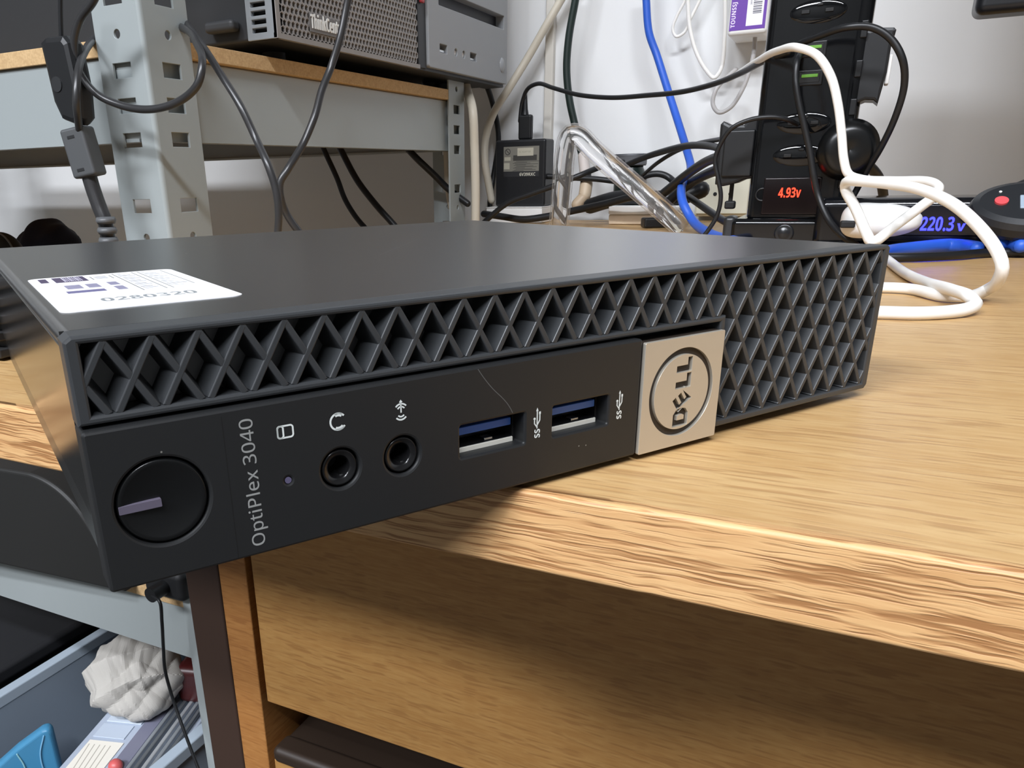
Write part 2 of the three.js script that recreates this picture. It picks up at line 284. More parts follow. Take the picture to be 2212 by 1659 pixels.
  const inner = circ(bc[0], bc[1], 7.85, THREE.Shape);
  const L2 = (s, t) => [115.0 - t, 4.2 + s];          // along the word (up the badge), across it
  const hole = (pts) => poly(pts.map((p) => L2(p[0], p[1])), THREE.Path);
  inner.holes.push(hole([[-0.1, -0.1], [2.5, -0.1], [3.5, 0.7], [3.75, 2.05], [3.5, 3.4], [2.5, 4.25], [-0.1, 4.25]]));
  const rot = (pts, cx, cy, a) => pts.map(([x, y]) => [cx + (x - cx) * Math.cos(a) - (y - cy) * Math.sin(a), cy + (x - cx) * Math.sin(a) + (y - cy) * Math.cos(a)]);
  const Epts = [[3.95, -0.2], [7.15, -0.2], [7.15, 0.85], [5.1, 0.85], [5.1, 1.5], [7.0, 1.5], [7.0, 2.5], [5.1, 2.5], [5.1, 3.2], [7.15, 3.2], [7.15, 4.25], [3.95, 4.25]];
  inner.holes.push(hole(rot(Epts, 5.6, 2.05, 0.62)));
  inner.holes.push(hole([[8.0, -0.1], [11.0, -0.1], [11.0, 1.15], [9.4, 1.15], [9.4, 4.25], [8.0, 4.25]]));
  inner.holes.push(hole([[11.35, -0.1], [14.3, -0.1], [14.3, 1.15], [12.75, 1.15], [12.75, 4.25], [11.35, 4.25]]));
  const counter = poly([[1.2, 1.05], [2.1, 1.05], [2.4, 1.6], [2.4, 2.5], [2.1, 3.05], [1.2, 3.05]].map((p) => L2(p[0], p[1])));
  part('plate', mm(ext(outer, -0.5, 0.35, 0.06, 64)), plateM, badge); part('roundel', mm(ext(inner, -0.5, 0.35, 0.04, 64)), plateM, badge); part('letter_counter', mm(ext(counter, -0.5, 0.35, 0.03)), plateM, badge);
  // paper sticker on top
  const st = rr(2.7, 23.0, 31.2, 75.0, 2.2), sg = ext(st, 0, 0.12, 0, 8); sg.rotateX(-Math.PI / 2); T(sg, 0, 36.0, 0);
  const sp = sg.attributes.position, su = sg.attributes.uv; for (let i = 0; i < sp.count; i++) su.setXY(i, (sp.getX(i) - 2.7) / 28.5, (-sp.getZ(i) - 23) / 52);
  const stickerMap = canvasTex(570, 1040, (c, w, h) => {
    c.fillStyle = '#fbfbfd'; c.fillRect(0, 0, w, h);
    c.fillStyle = '#463a5a'; c.fillRect(34, 40, 30, 150); c.fillRect(86, 26, 120, 190);
    c.fillStyle = '#d9d6e6'; for (let k = 0; k < 9; k++) c.fillRect(120 + k * 8, 40, k % 3 ? 3 : 5, 150);
    c.fillStyle = '#8f8ca6'; c.fillRect(96, 330, 56, 130); c.fillRect(170, 330, 44, 130); c.fillRect(250, 320, 36, 110); c.fillRect(250, 470, 34, 120); c.fillStyle = '#6a6790'; c.fillRect(80, 520, 130, 70);
    c.fillStyle = '#555'; c.fillRect(225, 80, 4, 120); c.fillRect(300, 80, 4, 120); for (let k = 0; k < 4; k++) c.fillRect(240, 90 + k * 26, 46, 10);
    for (const x of [320, 400, 424, 520]) c.fillRect(x, 30, 4, x === 520 ? 560 : 640);
    c.fillRect(424, 250, 100, 5);
    for (let k = 0; k < 17; k++) { c.fillStyle = ['#8d8d9c', '#b9b9c6', '#6d6d7c'][k % 3]; c.fillRect(332, 44 + k * 36, 22 + (k * 13) % 40, 14); c.fillRect(434, 44 + k * 34, 20 + (k * 17) % 60, 12); }
    c.save(); c.fillStyle = '#8b9093'; c.font = 'bold 96px sans-serif'; c.textBaseline = 'alphabetic'; c.textAlign = 'center'; c.translate(w / 2 + 20, 800); c.scale(0.86, 1.25); c.fillText('0280320', 0, 60); c.restore();
  });
  stickerMap.flipY = true;
  part('sticker', mm(sg), std(0xffffff, 0.35, 0, { map: stickerMap }), g, 'white paper label with small print');
}

// ---------------------------------------------------------------- slotted steel rack
const PX = -0.303, PZ = -0.3215, RW = 0.9, RDZ = 0.4535, SH = [0.488, 0.8785], BT = 0.0095;
{
  const g = thing('steel_rack', 'light grey slotted angle rack with particle board shelves', 'shelf', [PX, 0, PZ]);
  // one flange of a slotted angle post: shape in (across, y), pitch 39.5 mm
  const Y0 = 0.774 + 0.0395 * 0.36;
  function flange(H) {
    const s = rr(0, 0, 0.0375, H, 0.001);
    for (let k = -40; k < 40; k++) {
      const y = 0.7910 + k * 0.0395; if (y < 0.02 || y > H - 0.03) continue;
      const slot = (v) => s.holes.push(poly([[0.0110, v - 0.0042], [0.0262, v - 0.0042], [0.0262, v + 0.0042], [0.0110, v + 0.0042]], THREE.Path));
      slot(y); if (y + 0.024 < H - 0.01) { if (mod(k, 3) === 1) slot(y + 0.0198); if (mod(k, 3) === 2) s.holes.push(circ(0.0187, y + 0.0198, 0.0026)); }
    }
    return ext(s, -0.0018, 0, 0.0003, 8);
  }
  const H = 1.75;
  const post = (sx, sz) => {
    const a = flange(H), b = flange(H);
    a.scale(-1, 1, 1); { const ix = a.index; if (!ix) { const p = a.attributes.position, n = a.attributes.normal; for (let i = 0; i < p.count; i += 3) for (const at of [p, n, a.attributes.uv]) { const k = at.itemSize; for (let c = 0; c < k; c++) { const t = at.array[(i + 1) * k + c]; at.array[(i + 1) * k + c] = at.array[(i + 2) * k + c]; at.array[(i + 2) * k + c] = t; } } } }
    b.rotateY(Math.PI / 2);                                                        // faces +x and runs towards -z
    const round = cyl(0.0028, H, 'y', 20); T(round, -0.0028, H / 2, -0.0028);
    T(a, -0.0022, 0, 0); T(b, 0, 0, -0.0022);
    const m = merge([a, b, round]); if (sz < 0) m.rotateY(Math.PI / 2); if (sx < 0) m.rotateY(sz < 0 ? Math.PI / 2 : -Math.PI / 2); return m;
  };
  const corners = [[0, 0, 1, 1], [0, -RDZ, 1, -1], [-RW, 0, -1, 1], [-RW, -RDZ, -1, -1]];
  for (const [x, z, sx, sz] of corners) part('post', T(post(sx, sz), x, 0, z), M.rack, g);
  for (const y of SH) {
    const yb = y - 0.049;
    const beam = (len) => { const s = new THREE.Shape(); s.moveTo(0, 0); s.lineTo(0.012, 0); s.lineTo(0.012, 0.002); s.lineTo(0.002, 0.002); s.lineTo(0.002, 0.047); s.lineTo(0.012, 0.047); s.lineTo(0.012, 0.049); s.lineTo(0.001, 0.049); s.lineTo(0, 0.048); return ext(s, 0, len, 0); };
    // long beams face out along z, short ones along x
    const f = beam(RW - 0.012); f.rotateY(Math.PI / 2); f.scale(1, 1, 1); part('beam', T(f.rotateY(0), -RW + 0.006, yb, -0.0030), M.rack, g);
    const bk = beam(RW - 0.012); bk.rotateY(-Math.PI / 2); part('beam', T(bk, -0.006, yb, -RDZ + 0.0030), M.rack, g);
    const r = beam(RDZ - 0.006); r.rotateY(Math.PI); part('beam', T(r, -0.0058, yb, -0.003), M.rack, g);
    const l = beam(RDZ - 0.006); part('beam', T(l, -RW + 0.0026, yb, -RDZ + 0.003), M.rack, g);
    const c = 0.036, e = 0.0005;
    const bd = ext(poly([[-RW + c, e], [-c, e], [-e, c], [-e, RDZ - c], [-c, RDZ - e], [-RW + c, RDZ - e], [-RW + e, RDZ - c], [-RW + e, c]]), 0, BT, 0.0004); bd.rotateX(-Math.PI / 2);
    part('shelf_board', T(boxUV(bd), 0, y + 0.0002, 0), M.chip, g, 'tan particle board');
  }
}

// ---------------------------------------------------------------- tower computer on the rack's upper shelf
{
  const X = -0.285, Z0 = -0.4285, Z1 = -0.848, Y0 = 0.8972, Y1 = 1.062;
  const g = thing('tower_computer', 'dark grey desktop computer with a perforated front lying on the rack shelf', 'computer', [X, Y0, Z0]);
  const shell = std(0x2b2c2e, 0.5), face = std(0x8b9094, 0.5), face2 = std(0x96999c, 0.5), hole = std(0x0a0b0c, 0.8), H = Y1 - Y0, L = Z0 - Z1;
  part('case_body', bx([-0.42, 0.001, -L + 0.006], [-0.0262, H - 0.001, -0.006], 0.002), shell, g);
  for (const [x, z] of [[-0.05, -0.06], [-0.05, -L + 0.09], [-0.36, -0.06], [-0.36, -L + 0.09]]) part('foot', T(cyl(0.009, 0.0092, 'y', 24), x, -0.0038, z), M.blackMatt, g);
  part('side_latch', bx([-0.0630, 0.0075, -0.006], [-0.0360, 0.0150, 0.0035], 0.003, 4), std(0x3c3d3f, 0.5), g, 'grey side lug');
  // bezel side with cooling slots, facing the viewer
  const vs = rr(-0.026, 0, 0, H, 0.0006); for (let k = 0; k < 20; k++) { const y = 0.0044 + k * 0.0053; if (y < H - 0.01) vs.holes.push(rr(-0.0215, y, -0.0088, y + 0.0030, 0.0004, THREE.Path)); }
  part('slotted_side', ext(vs, -0.004, 0, 0.0004), face, g); part('slot_shade', bx([-0.025, 0.002, -0.012], [-0.001, H - 0.002, -0.0075], 0), hole, g);  // near-black sheet stands in for the shade inside the slots
  // perforated plate: one hexagon with a hole per cell, on the plane x = 0
  const zg0 = -0.0035, zg1 = -0.2105, pitch = 0.0050, R = pitch / Math.sqrt(3), r = 0.00212, cells = [];
  const pos = [], nor = [], idx = [];
  const quad = (a, b, c, d, n) => { const k = pos.length / 3; for (const p of [a, b, c, d]) { pos.push(...p); nor.push(...n); } idx.push(k, k + 1, k + 2, k, k + 2, k + 3); };
  for (let j = 0; j * R * 1.5 < H - 0.008; j++) for (let i = 0; ; i++) {
    const z = zg0 - 0.0035 - i * pitch - (j % 2 ? pitch / 2 : 0), y = 0.006 + j * R * 1.5; if (z < zg1 + 0.0035) break;
    for (let k = 0; k < 6; k++) {
      const a0 = (k + 0.5) * Math.PI / 3, a1 = a0 + Math.PI / 3, at = (rad, a, x) => [x, y + Math.sin(a) * rad, z - Math.cos(a) * rad];
      quad(at(r, a0, 0), at(R, a0, 0), at(R, a1, 0), at(r, a1, 0), [1, 0, 0]);
      const m = (a0 + a1) / 2; quad(at(r, a1, 0), at(r, a1, -0.0025), at(r, a0, -0.0025), at(r, a0, 0), [0, -Math.sin(m), Math.cos(m)]);
    }
  }
  const hg = new THREE.BufferGeometry(); hg.setAttribute('position', new THREE.Float32BufferAttribute(pos, 3)); hg.setAttribute('normal', new THREE.Float32BufferAttribute(nor, 3)); hg.setAttribute('uv', new THREE.Float32BufferAttribute(new Float32Array(pos.length / 3 * 2), 2)); hg.setIndex(idx);
  const pm = std(0x8f8b88, 0.5, 0, { side: THREE.DoubleSide });
  part('perforated_front', merge([hg, bx([-0.003, 0, zg0], [0.0002, 0.0034, 0], 0), bx([-0.003, 0, zg1], [0.0002, 0.0034, zg0], 0), bx([-0.003, 0.003, zg0 - 0.0012], [0.0002, H, 0], 0.0004), bx([-0.003, H - 0.006, zg1], [0.0002, H, zg0], 0)]), pm, g);
  part('grille_shade', bx([-0.009, 0.003, zg1], [-0.006, H - 0.002, zg0 - 0.002], 0), hole, g);  // dark sheet whose colour gives the shadow seen through the perforations
  part('bezel_base', bx([-0.026, 0.0, -L], [-0.0035, 0.004, -0.001], 0.0006), shell, g);
  const pad = part('name_plate', bx([0.0002, 0.0085, -0.0825], [0.0009, 0.0205, -0.0385], 0.0003), std(0x6d6a68, 0.5), g);
  const tg = text('ThinkCentre', 0.0091, 0.0006, fontBold); tg.computeBoundingBox(); const w0 = tg.boundingBox.max.x; tg.scale(0.0425 / w0, 1, 1); tg.rotateY(Math.PI / 2); T(tg, 0.001, 0.0110, -0.0395);
  part('lettering', tg, std(0xe8e8e4, 0.4), pad, 'white raised lettering');
  part('pillar', bx([-0.02, 0.0012, -0.2270], [-0.0015, H, zg1 - 0.0002], 0.001), shell, g);
  // smooth panel with drive slot, ports and lock
  const sq = new THREE.Shape(); const zp0 = 0.2272, zp1 = L;           // drawn in (-z, y), turned to face +x
  const ps = rr(zp0, 0.0030, zp1, H, 0.003);
  ps.holes.push(rr(0.2490, 0.0570, 0.4098, 0.0700, 0.001, THREE.Path), rr(0.2500, 0.0178, 0.2660, 0.0250, 0.0005, THREE.Path), rr(0.3195, 0.0178, 0.3355, 0.0250, 0.0005, THREE.Path), circ(0.2856, 0.0212, 0.0034), circ(0.3040, 0.0212, 0.0034));
  const pg = ext(ps, -0.012, 0.001, 0.0006, 20); pg.rotateY(Math.PI / 2);
  const panel = part('front_panel', pg, face2, g, 'smooth grey panel');
  part('drive_slot', bx([-0.013, 0.0560, -0.411], [-0.009, 0.071, -0.248], 0), std(0x24252c, 0.5), panel);
  for (const z of [-0.258, -0.3275]) { part('usb_port', merge([bx([-0.013, 0.0170, z - 0.009], [-0.0105, 0.0258, z + 0.009], 0)]), hole, panel); part('usb_port', bx([-0.010, 0.0186, z - 0.0055], [-0.0012, 0.0206, z + 0.0050], 0.0002), M.steel, panel); }
  for (const z of [-0.2856, -0.304]) part('audio_jack', T(lathe([[0.0014, -0.006], [0.0014, 0], [0.0030, 0.0004], [0.0031, -0.006]], 28).rotateZ(-Math.PI / 2), -0.001, 0.0212, z), M.white, panel, 'white audio jack');
  part('corner_lug', T(new THREE.SphereGeometry(0.0075, 24, 16).scale(0.35, 1, 0.8), 0.0008, 0.0212, -0.4040), std(0x9a9da0, 0.3), panel);
  part('red_trim', bx([-0.001, 0.0535, -0.2190], [0.0022, 0.075, -0.2130], 0.001), std(0xa03136, 0.45), g, 'red trim piece');
}

// ---------------------------------------------------------------- on the rack's lower shelf and under it
{
  const y = SH[0] + 0.0099;
  const g = thing('storage_case', 'long black case with rounded top corners on the lower rack shelf', 'case', [-0.3990, y, -0.3030], 0.075);
  const s = new THREE.Shape(); s.moveTo(-0.40, 0); s.lineTo(0.008, 0); s.lineTo(-0.012, 0.045); s.quadraticCurveTo(-0.030, 0.088, -0.072, 0.0925); s.lineTo(-0.40, 0.094); s.closePath();
  const e = new THREE.ExtrudeGeometry(s, { depth: 0.19, bevelEnabled: true, bevelThickness: 0.003, bevelSize: 0.003, bevelSegments: 4, bevelOffset: -0.003, curveSegments: 16 });
  part('case_shell', T(e, 0, 0.0, -0.197), std(0x242423, 0.5), g);
  part('foot_strip', bx([-0.39, -0.0002, -0.19], [-0.01, 0.004, -0.012], 0.001), M.blackMatt, g);
}
{
  const y = SH[0] + 0.0099, g = thing('power_adapter', 'small black plug adapter lying on the lower rack shelf behind the thin hanging cord', 'adapter', [-0.3545, y, -0.3300]);
  part('adapter_body', bx([-0.020, 0, -0.018], [0.022, 0.026, 0.017], 0.006, 4), M.blackMatt, g);
  part('plug_collar', T(cyl(0.006, 0.016, 'z', 20), 0.004, 0.012, 0.0235), M.blackPlastic, g);
}
cable('thin_cable', 'thin black cord dropping in front of the grey shelf beam', 0.0013, M.cableBlack, [[-0.3505, 0.5095, -0.3000], [-0.3384, 0.5088, -0.296], [-0.3397, 0.4903, -0.296], [-0.3476, 0.4629, -0.3], [-0.3559, 0.4357, -0.305], [-0.3529, 0.412, -0.305], [-0.3397, 0.3857, -0.3], [-0.3248, 0.3582, -0.295], [-0.3116, 0.3388, -0.29]]);
{
  // open storage bin on the floor, seen from above through the rack
  const g = thing('storage_bin', 'open translucent blue-grey plastic bin on the floor under the rack', 'bin', [-0.53, 0, -0.4600]);
  const m = std(0x8d99a6, 0.35, 0, { transparent: false }), W = 0.115, D = 0.185, H = 0.30, th = 0.003;
  part('bin_wall', bx([-W, 0.004, -D], [-W + th, H, D], 0.001), m, g); part('bin_wall', bx([W - th, 0.004, -D], [W, H, D], 0.001), m, g);
  part('bin_wall', bx([-W + th, 0.004, -D], [W - th, H, -D + th], 0.001), m, g); part('bin_wall', bx([-W + th, 0.004, D - th], [W - th, H - 0.07, D], 0.001), m, g);
  part('bin_floor', bx([-W, 0, -D], [W, 0.004, D], 0.001), m, g);
  const rim = std(0xa9b6c2, 0.35);
  part('rim', bx([-W - 0.009, H - 0.012, -D - 0.009], [-W + 0.004, H + 0.002, D + 0.009], 0.002), rim, g); part('rim', bx([W - 0.004, H - 0.012, -D - 0.009], [W + 0.009, H + 0.002, D + 0.009], 0.002), rim, g);
  part('rim', bx([-W, H - 0.012, -D - 0.009], [W, H + 0.002, -D + 0.004], 0.002), rim, g);
}
{
  const g = thing('document_box', 'clear plastic box of papers and parts standing in the blue-grey bin', 'box', [-0.4965, 0.0045, -0.3730], 0.3);
  const y = 0.2575;
  part('box_shell', bx([-0.054, 0, -0.098], [0.054, y - 0.0005, 0.068], 0.004, 3), std(0xaab4c4, 0.3), g);
  part('lid', bx([-0.055, y, -0.099], [0.055, y + 0.005, 0.069], 0.002, 3), std(0xaeb8c8, 0.2), g, 'pale clear lid');
  part('lid_panel', bx([-0.046, y + 0.0051, -0.052], [-0.006, y + 0.0066, -0.020], 0.0007, 2), std(0xc6d0dc, 0.3), g, 'raised lid panel'); part('lid_panel', bx([-0.047, y + 0.0051, -0.017], [-0.012, y + 0.0062, 0.004], 0.0005, 2), std(0xbcc7d6, 0.3), g, 'raised lid panel');
  const lab = canvasTex(256, 256, (c) => { c.fillStyle = '#e9e4d8'; c.fillRect(0, 0, 256, 256); c.strokeStyle = '#a8a296'; c.lineWidth = 6; for (let k = 0; k < 5; k++) { c.beginPath(); c.moveTo(20 + k * 40, 30); c.lineTo(60 + k * 36, 240); c.stroke(); } });
  part('paper_label', T(new THREE.BoxGeometry(0.038, 0.0006, 0.05), -0.028, y + 0.0056, 0.034), std(0xffffff, 0.7, 0, { map: lab }), g, 'cream paper label');
  part('grey_strip', bx([-0.004, y + 0.0051, -0.06], [0.012, y + 0.0066, 0.066], 0.0006), std(0x77788a, 0.35), g);
  for (let k = 0; k < 5; k++) part('rail', bx([0.0150 + k * 0.0075, y + 0.0051, -0.075], [0.0195 + k * 0.0075, y + 0.0105, 0.066], 0.0012, 2), std([0x9aa0a6, 0x6f7479, 0xb8bcc0][k % 3], 0.3, 0.4), g);
  part('red_cap', T(new THREE.SphereGeometry(0.007, 20, 14), 0.004, y + 0.0100, 0.045), std(0xd0605f, 0.4), g, 'pink red cap');
}
{
  // crumpled paper: a lumpy, creased ball
  const geo = new THREE.IcosahedronGeometry(0.052, 24), p = geo.attributes.position;
  for (let i = 0; i < p.count; i++) {
    const x = p.getX(i) / 0.052, y = p.getY(i) / 0.052, z = p.getZ(i) / 0.052;
    const f = (a, b, c, q) => Math.abs(Math.sin(a * x + b * y + c * z + q)); 
    const r = 1 + 0.22 * (f(2.1, 1.7, 1.3, 0.4) - 0.5) - 0.13 * f(3.3, -2.6, 2.2, 1.2) + 0.05 * f(-4.1, 5.3, 2.7, 2.1) - 0.035 * f(9, 3, -4, 0.3) + 0.012 * f(16, 9, -11, 0.9);
    p.setXYZ(i, x * r * 0.054, y * r * 0.043, z * r * 0.047);
  }
  const flatGeo = geo.index ? geo.toNonIndexed() : geo; flatGeo.computeVertexNormals();
  const g = thing('crumpled_paper', 'crumpled ball of whitish wrapping paper lying on top of the bin', 'paper', [-0.5400, 0.3010, -0.4180]);
  part('paper_ball', flatGeo, std(0xb9b5ae, 0.85, 0, { side: THREE.DoubleSide }), g);
}
{
  const g = thing('red_pouch', 'dark red plastic pouch beside the crumpled paper', 'pouch', [-0.4840, 0.2680, -0.4580], 0.3);
  part('pouch_body', bx([-0.021, 0, -0.02], [0.021, 0.046, 0.02], 0.009, 5), std(0x431616, 0.35), g);
}
{
  const g = thing('blue_bag', 'bright blue plastic bag tip poking out of the bin', 'bag', [-0.5780, 0.0046, -0.3370], 0.75);
  const sh = new THREE.Shape(); sh.moveTo(0.004, 0.0); sh.lineTo(0.002, 0.272); sh.quadraticCurveTo(0.001, 0.281, -0.008, 0.278); sh.lineTo(-0.034, 0.262); sh.lineTo(-0.056, 0.245); sh.lineTo(-0.056, 0.0); sh.closePath();
  const bg = new THREE.ExtrudeGeometry(sh, { depth: 0.002, bevelEnabled: true, bevelThickness: 0.006, bevelSize: 0.004, bevelOffset: -0.004, bevelSegments: 5, curveSegments: 12 });
  part('bag_body', bg, std(0x4586ac, 0.3), g); part('seam', tubeGeo([[-0.006, 0.272, 0.0085], [-0.013, 0.25, 0.009], [-0.012, 0.22, 0.009], [-0.004, 0.19, 0.0085]], 0.0008), std(0x7fb4d4, 0.35), g); part('seam', tubeGeo([[-0.034, 0.256, 0.0085], [-0.030, 0.24, 0.009], [-0.032, 0.2, 0.009]], 0.0008), std(0x8fc0c8, 0.35), g);
}
{
  const g = thing('black_crate', 'black storage crate in the shade at the far side under the rack', 'crate', [-0.82, 0, -0.5400]);
  part('crate_body', bx([-0.13, 0, -0.2], [0.13, 0.3, 0.2], 0.01, 4), M.blackMatt, g); part('crate_rim', bx([-0.138, 0.285, -0.208], [0.138, 0.305, 0.208], 0.006, 3), std(0x242528, 0.5), g);
}

// ---------------------------------------------------------------- cords round the rack post
const rackCords = 'dark cords on the grey rack';
{
  const g = thing('inline_switch', 'black inline cord switch hanging left of the slotted post', 'switch', [-0.3416, 0.8621, -0.295]);
  const s = poly([[-0.0115, 0.022], [-0.006, 0.0245], [0.009, 0.0240], [0.0125, 0.020], [0.0145, -0.004], [0.0125, -0.020], [0.0070, -0.0235], [-0.0040, -0.0200], [-0.0085, -0.010]]);
  part('switch_body', ext(s, -0.0065, 0.0065, 0.0034, 10), M.blackPlastic, g);
  part('rocker', T(cyl(0.0042, 0.002, 'z', 28), -0.0018, -0.0010, 0.0060), std(0x2c2d2f, 0.35), g);
}
cable('rising_cable', 'thin black cord rising from the inline switch', 0.0013, M.cableBlack, [[-0.3337, 0.9139, -0.295], [-0.3381, 0.8981, -0.295], [-0.3418, 0.8817, -0.295]], rackCords);
cable('looped_cable', 'dark grey cord looped round the front of the slotted post', 0.0022, M.cableGrey, [[-0.2932, 0.9128, -0.29], [-0.3062, 0.9013, -0.292], [-0.3212, 0.8927, -0.293], [-0.3288, 0.8816, -0.293], [-0.3296, 0.8685, -0.294], [-0.3215, 0.8559, -0.296], [-0.3049, 0.8482, -0.299], [-0.2814, 0.845, -0.3], [-0.2606, 0.8487, -0.302], [-0.2469, 0.8563, -0.302], [-0.2457, 0.867, -0.306], [-0.2653, 0.8799, -0.325], [-0.2925, 0.8921, -0.348], [-0.3431, 0.9054, -0.372], [-0.3627, 0.9001, -0.352], [-0.3489, 0.8905, -0.327], [-0.3306, 0.877, -0.3], [-0.3217, 0.8648, -0.286], [-0.3207, 0.85, -0.281], [-0.3279, 0.8383, -0.286], [-0.3363, 0.8299, -0.2925]], rackCords);
cable('sloping_cable', 'dark grey cord sloping right and down from behind the post', 0.0022, M.cableGrey, [[-0.3246, 0.9107, -0.375], [-0.2958, 0.8938, -0.355], [-0.259, 0.8758, -0.325], [-0.243, 0.8609, -0.318], [-0.2294, 0.8444, -0.315], [-0.2207, 0.8272, -0.315], [-0.2102, 0.8135, -0.31], [-0.206, 0.7999, -0.31], [-0.2055, 0.7875, -0.31], [-0.2076, 0.7748, -0.31], [-0.2098, 0.7617, -0.31]], rackCords);
cable('front_cable', 'dark cord hanging across the perforated computer front and bending under the shelf', 0.0027, M.cableGrey, [[-0.2387, 0.9366, -0.46], [-0.2458, 0.9208, -0.46], [-0.2508, 0.8978, -0.455], [-0.2568, 0.8789, -0.45], [-0.2591, 0.8635, -0.44], [-0.2596, 0.8466, -0.43], [-0.2641, 0.8285, -0.42], [-0.2678, 0.812, -0.405], [-0.2718, 0.8031, -0.4], [-0.2725, 0.7939, -0.4], [-0.2727, 0.7828, -0.405], [-0.2668, 0.7699, -0.41], [-0.2571, 0.753, -0.42]], rackCords);
cable('back_cable', 'left black cord hanging below the rack shelf', 0.0028, M.cableBlack, [[-0.4162, 0.8435, -0.66], [-0.4089, 0.8277, -0.66], [-0.3975, 0.8048, -0.66], [-0.3893, 0.7842, -0.66], [-0.3773, 0.7666, -0.66], [-0.3602, 0.7495, -0.66]], 'black cords hanging below the rack shelf');
cable('back_cable', 'middle black cord hanging below the rack shelf', 0.0034, M.cableBlack, [[-0.4095, 0.8437, -0.68], [-0.4008, 0.8276, -0.68], [-0.3853, 0.802, -0.68], [-0.3649, 0.7786, -0.68], [-0.3433, 0.7576, -0.68], [-0.3272, 0.7414, -0.68]], 'black cords hanging below the rack shelf');
cable('back_cable', 'right black cord slanting below the rack shelf to the rear post', 0.0036, M.cableBlack, [[-0.3621, 0.8387, -0.74], [-0.3454, 0.8231, -0.74], [-0.3283, 0.8046, -0.75], [-0.3176, 0.7908, -0.76], [-0.2939, 0.775, -0.76]], 'black cords hanging below the rack shelf');
cable('pale_cable', 'short pale cord beside the dark rear post of the rack', 0.0040, M.cableCream, [[-0.3262, 0.8429, -0.775], [-0.3255, 0.8189, -0.775], [-0.3248, 0.7945, -0.775], [-0.3217, 0.7746, -0.775], [-0.3128, 0.7443, -0.775]]);
cable('cream_cable', 'cream cord running straight down the rear rack post', 0.0048, M.cableCream, [[-0.312, 0.9124, -0.79], [-0.3055, 0.8934, -0.785], [-0.2885, 0.8684, -0.763], [-0.2866, 0.8318, -0.763], [-0.2856, 0.7941, -0.763], [-0.2859, 0.7454, -0.763]]);
{
  const g = thing('ferrite_bead', 'grey cord block with two dark slots below the inline switch', 'cord block', [-0.3342, 0.8233, -0.292], 0.25);
  g.rotation.z = 0.16;
  part('block_body', bx([-0.0080, -0.0140, -0.006], [0.0080, 0.0140, 0.0070], 0.0018, 3), std(0x4c4e50, 0.45), g);
  for (const y of [-0.0098, 0.0088]) part('slot', bx([-0.0036, y - 0.0010, 0.0062], [0.0016, y + 0.0010, 0.00715], 0.0003), M.blackMatt, g);
}
cable('thick_cable', 'dark grey cord running down from the slotted cord block', 0.0045, M.cableGrey, [[-0.3337, 0.8128, -0.292], [-0.332, 0.8034, -0.292], [-0.329, 0.7926, -0.292], [-0.3258, 0.7825, -0.292], [-0.3263, 0.7663, -0.292]], rackCords);
{
  const o = [-0.3237, 0.7782, -0.29], g = thing('plug_boot', 'ribbed grey strain relief standing up behind the mini computer', 'plug', o);
  for (let k = 0; k < 3; k++) part('rib', T(lathe([[0, -0.0022], [0.0052, -0.0020], [0.0060, 0], [0.0052, 0.0020], [0, 0.0022]], 24), 0.001 - k * 0.0003, 0.0060 - k * 0.0060, 0), std(0x5c5e60, 0.4), g);
  part('plug_head', bx([-0.009, -0.050, -0.007], [0.010, -0.0085, 0.007], 0.003, 3), std(0x8b8d8e, 0.35), g);
}
{
  const o = [-0.8094, 0.7224, -0.62];
  const geo = new THREE.SphereGeometry(0.042, 48, 32), p = geo.attributes.position;
  for (let i = 0; i < p.count; i++) { const x = p.getX(i), y = p.getY(i), z = p.getZ(i), w = 1 + 0.05 * Math.sin(x * 190 + y * 60) + 0.03 * Math.sin(y * 260 + z * 120); p.setXYZ(i, x * w * 0.85, y * w * 1.02, z * w); }
  geo.computeVertexNormals();
  const g = thing('navy_bag', 'dark navy cloth bag bulging up behind the mini computer', 'bag', [o[0], o[1], o[2]]); part('bag_body', geo, std(0x14182b, 0.8), g);
  part('bag_neck', T(lathe([[0, -0.03], [0.03, -0.03], [0.036, 0], [0.02, 0.01], [0, 0.012]], 24), 0, -0.032, 0), std(0x14182b, 0.8), g);
}
{
  const o = [-0.7256, 0.75, -0.5], g = thing('brown_bag', 'dark brown bag edge left of the navy bag', 'bag', o);
  part('bag_body', T(new THREE.SphereGeometry(0.03, 40, 28).scale(0.85, 0.9, 0.7), -0.006, -0.018, 0), std(0x2b2925, 0.7), g);
  part('trim', T(new THREE.TorusGeometry(0.0262, 0.001, 8, 48).scale(0.98, 1.03, 1), -0.006, -0.018, 0.004), std(0x77736c, 0.5), g);
}
{
  // slatted black case at the left end of the desk, behind the mini computer
  const g = thing('vented_box', 'small black slatted box on the desk left of the mini computer', 'box', [-0.2230, DESK, -0.098]);
  part('box_body', bx([-0.06, 0.0006, -0.06], [0.060, 0.028, -0.004], 0.001), M.blackMatt, g);
  for (let k = 0; k < 5; k++) part('slat', bx([-0.0605, 0.0010 + k * 0.0056, -0.061], [0.0605, 0.0044 + k * 0.0056, 0], 0.0008), std(0x2a2a2b, 0.4), g);
}

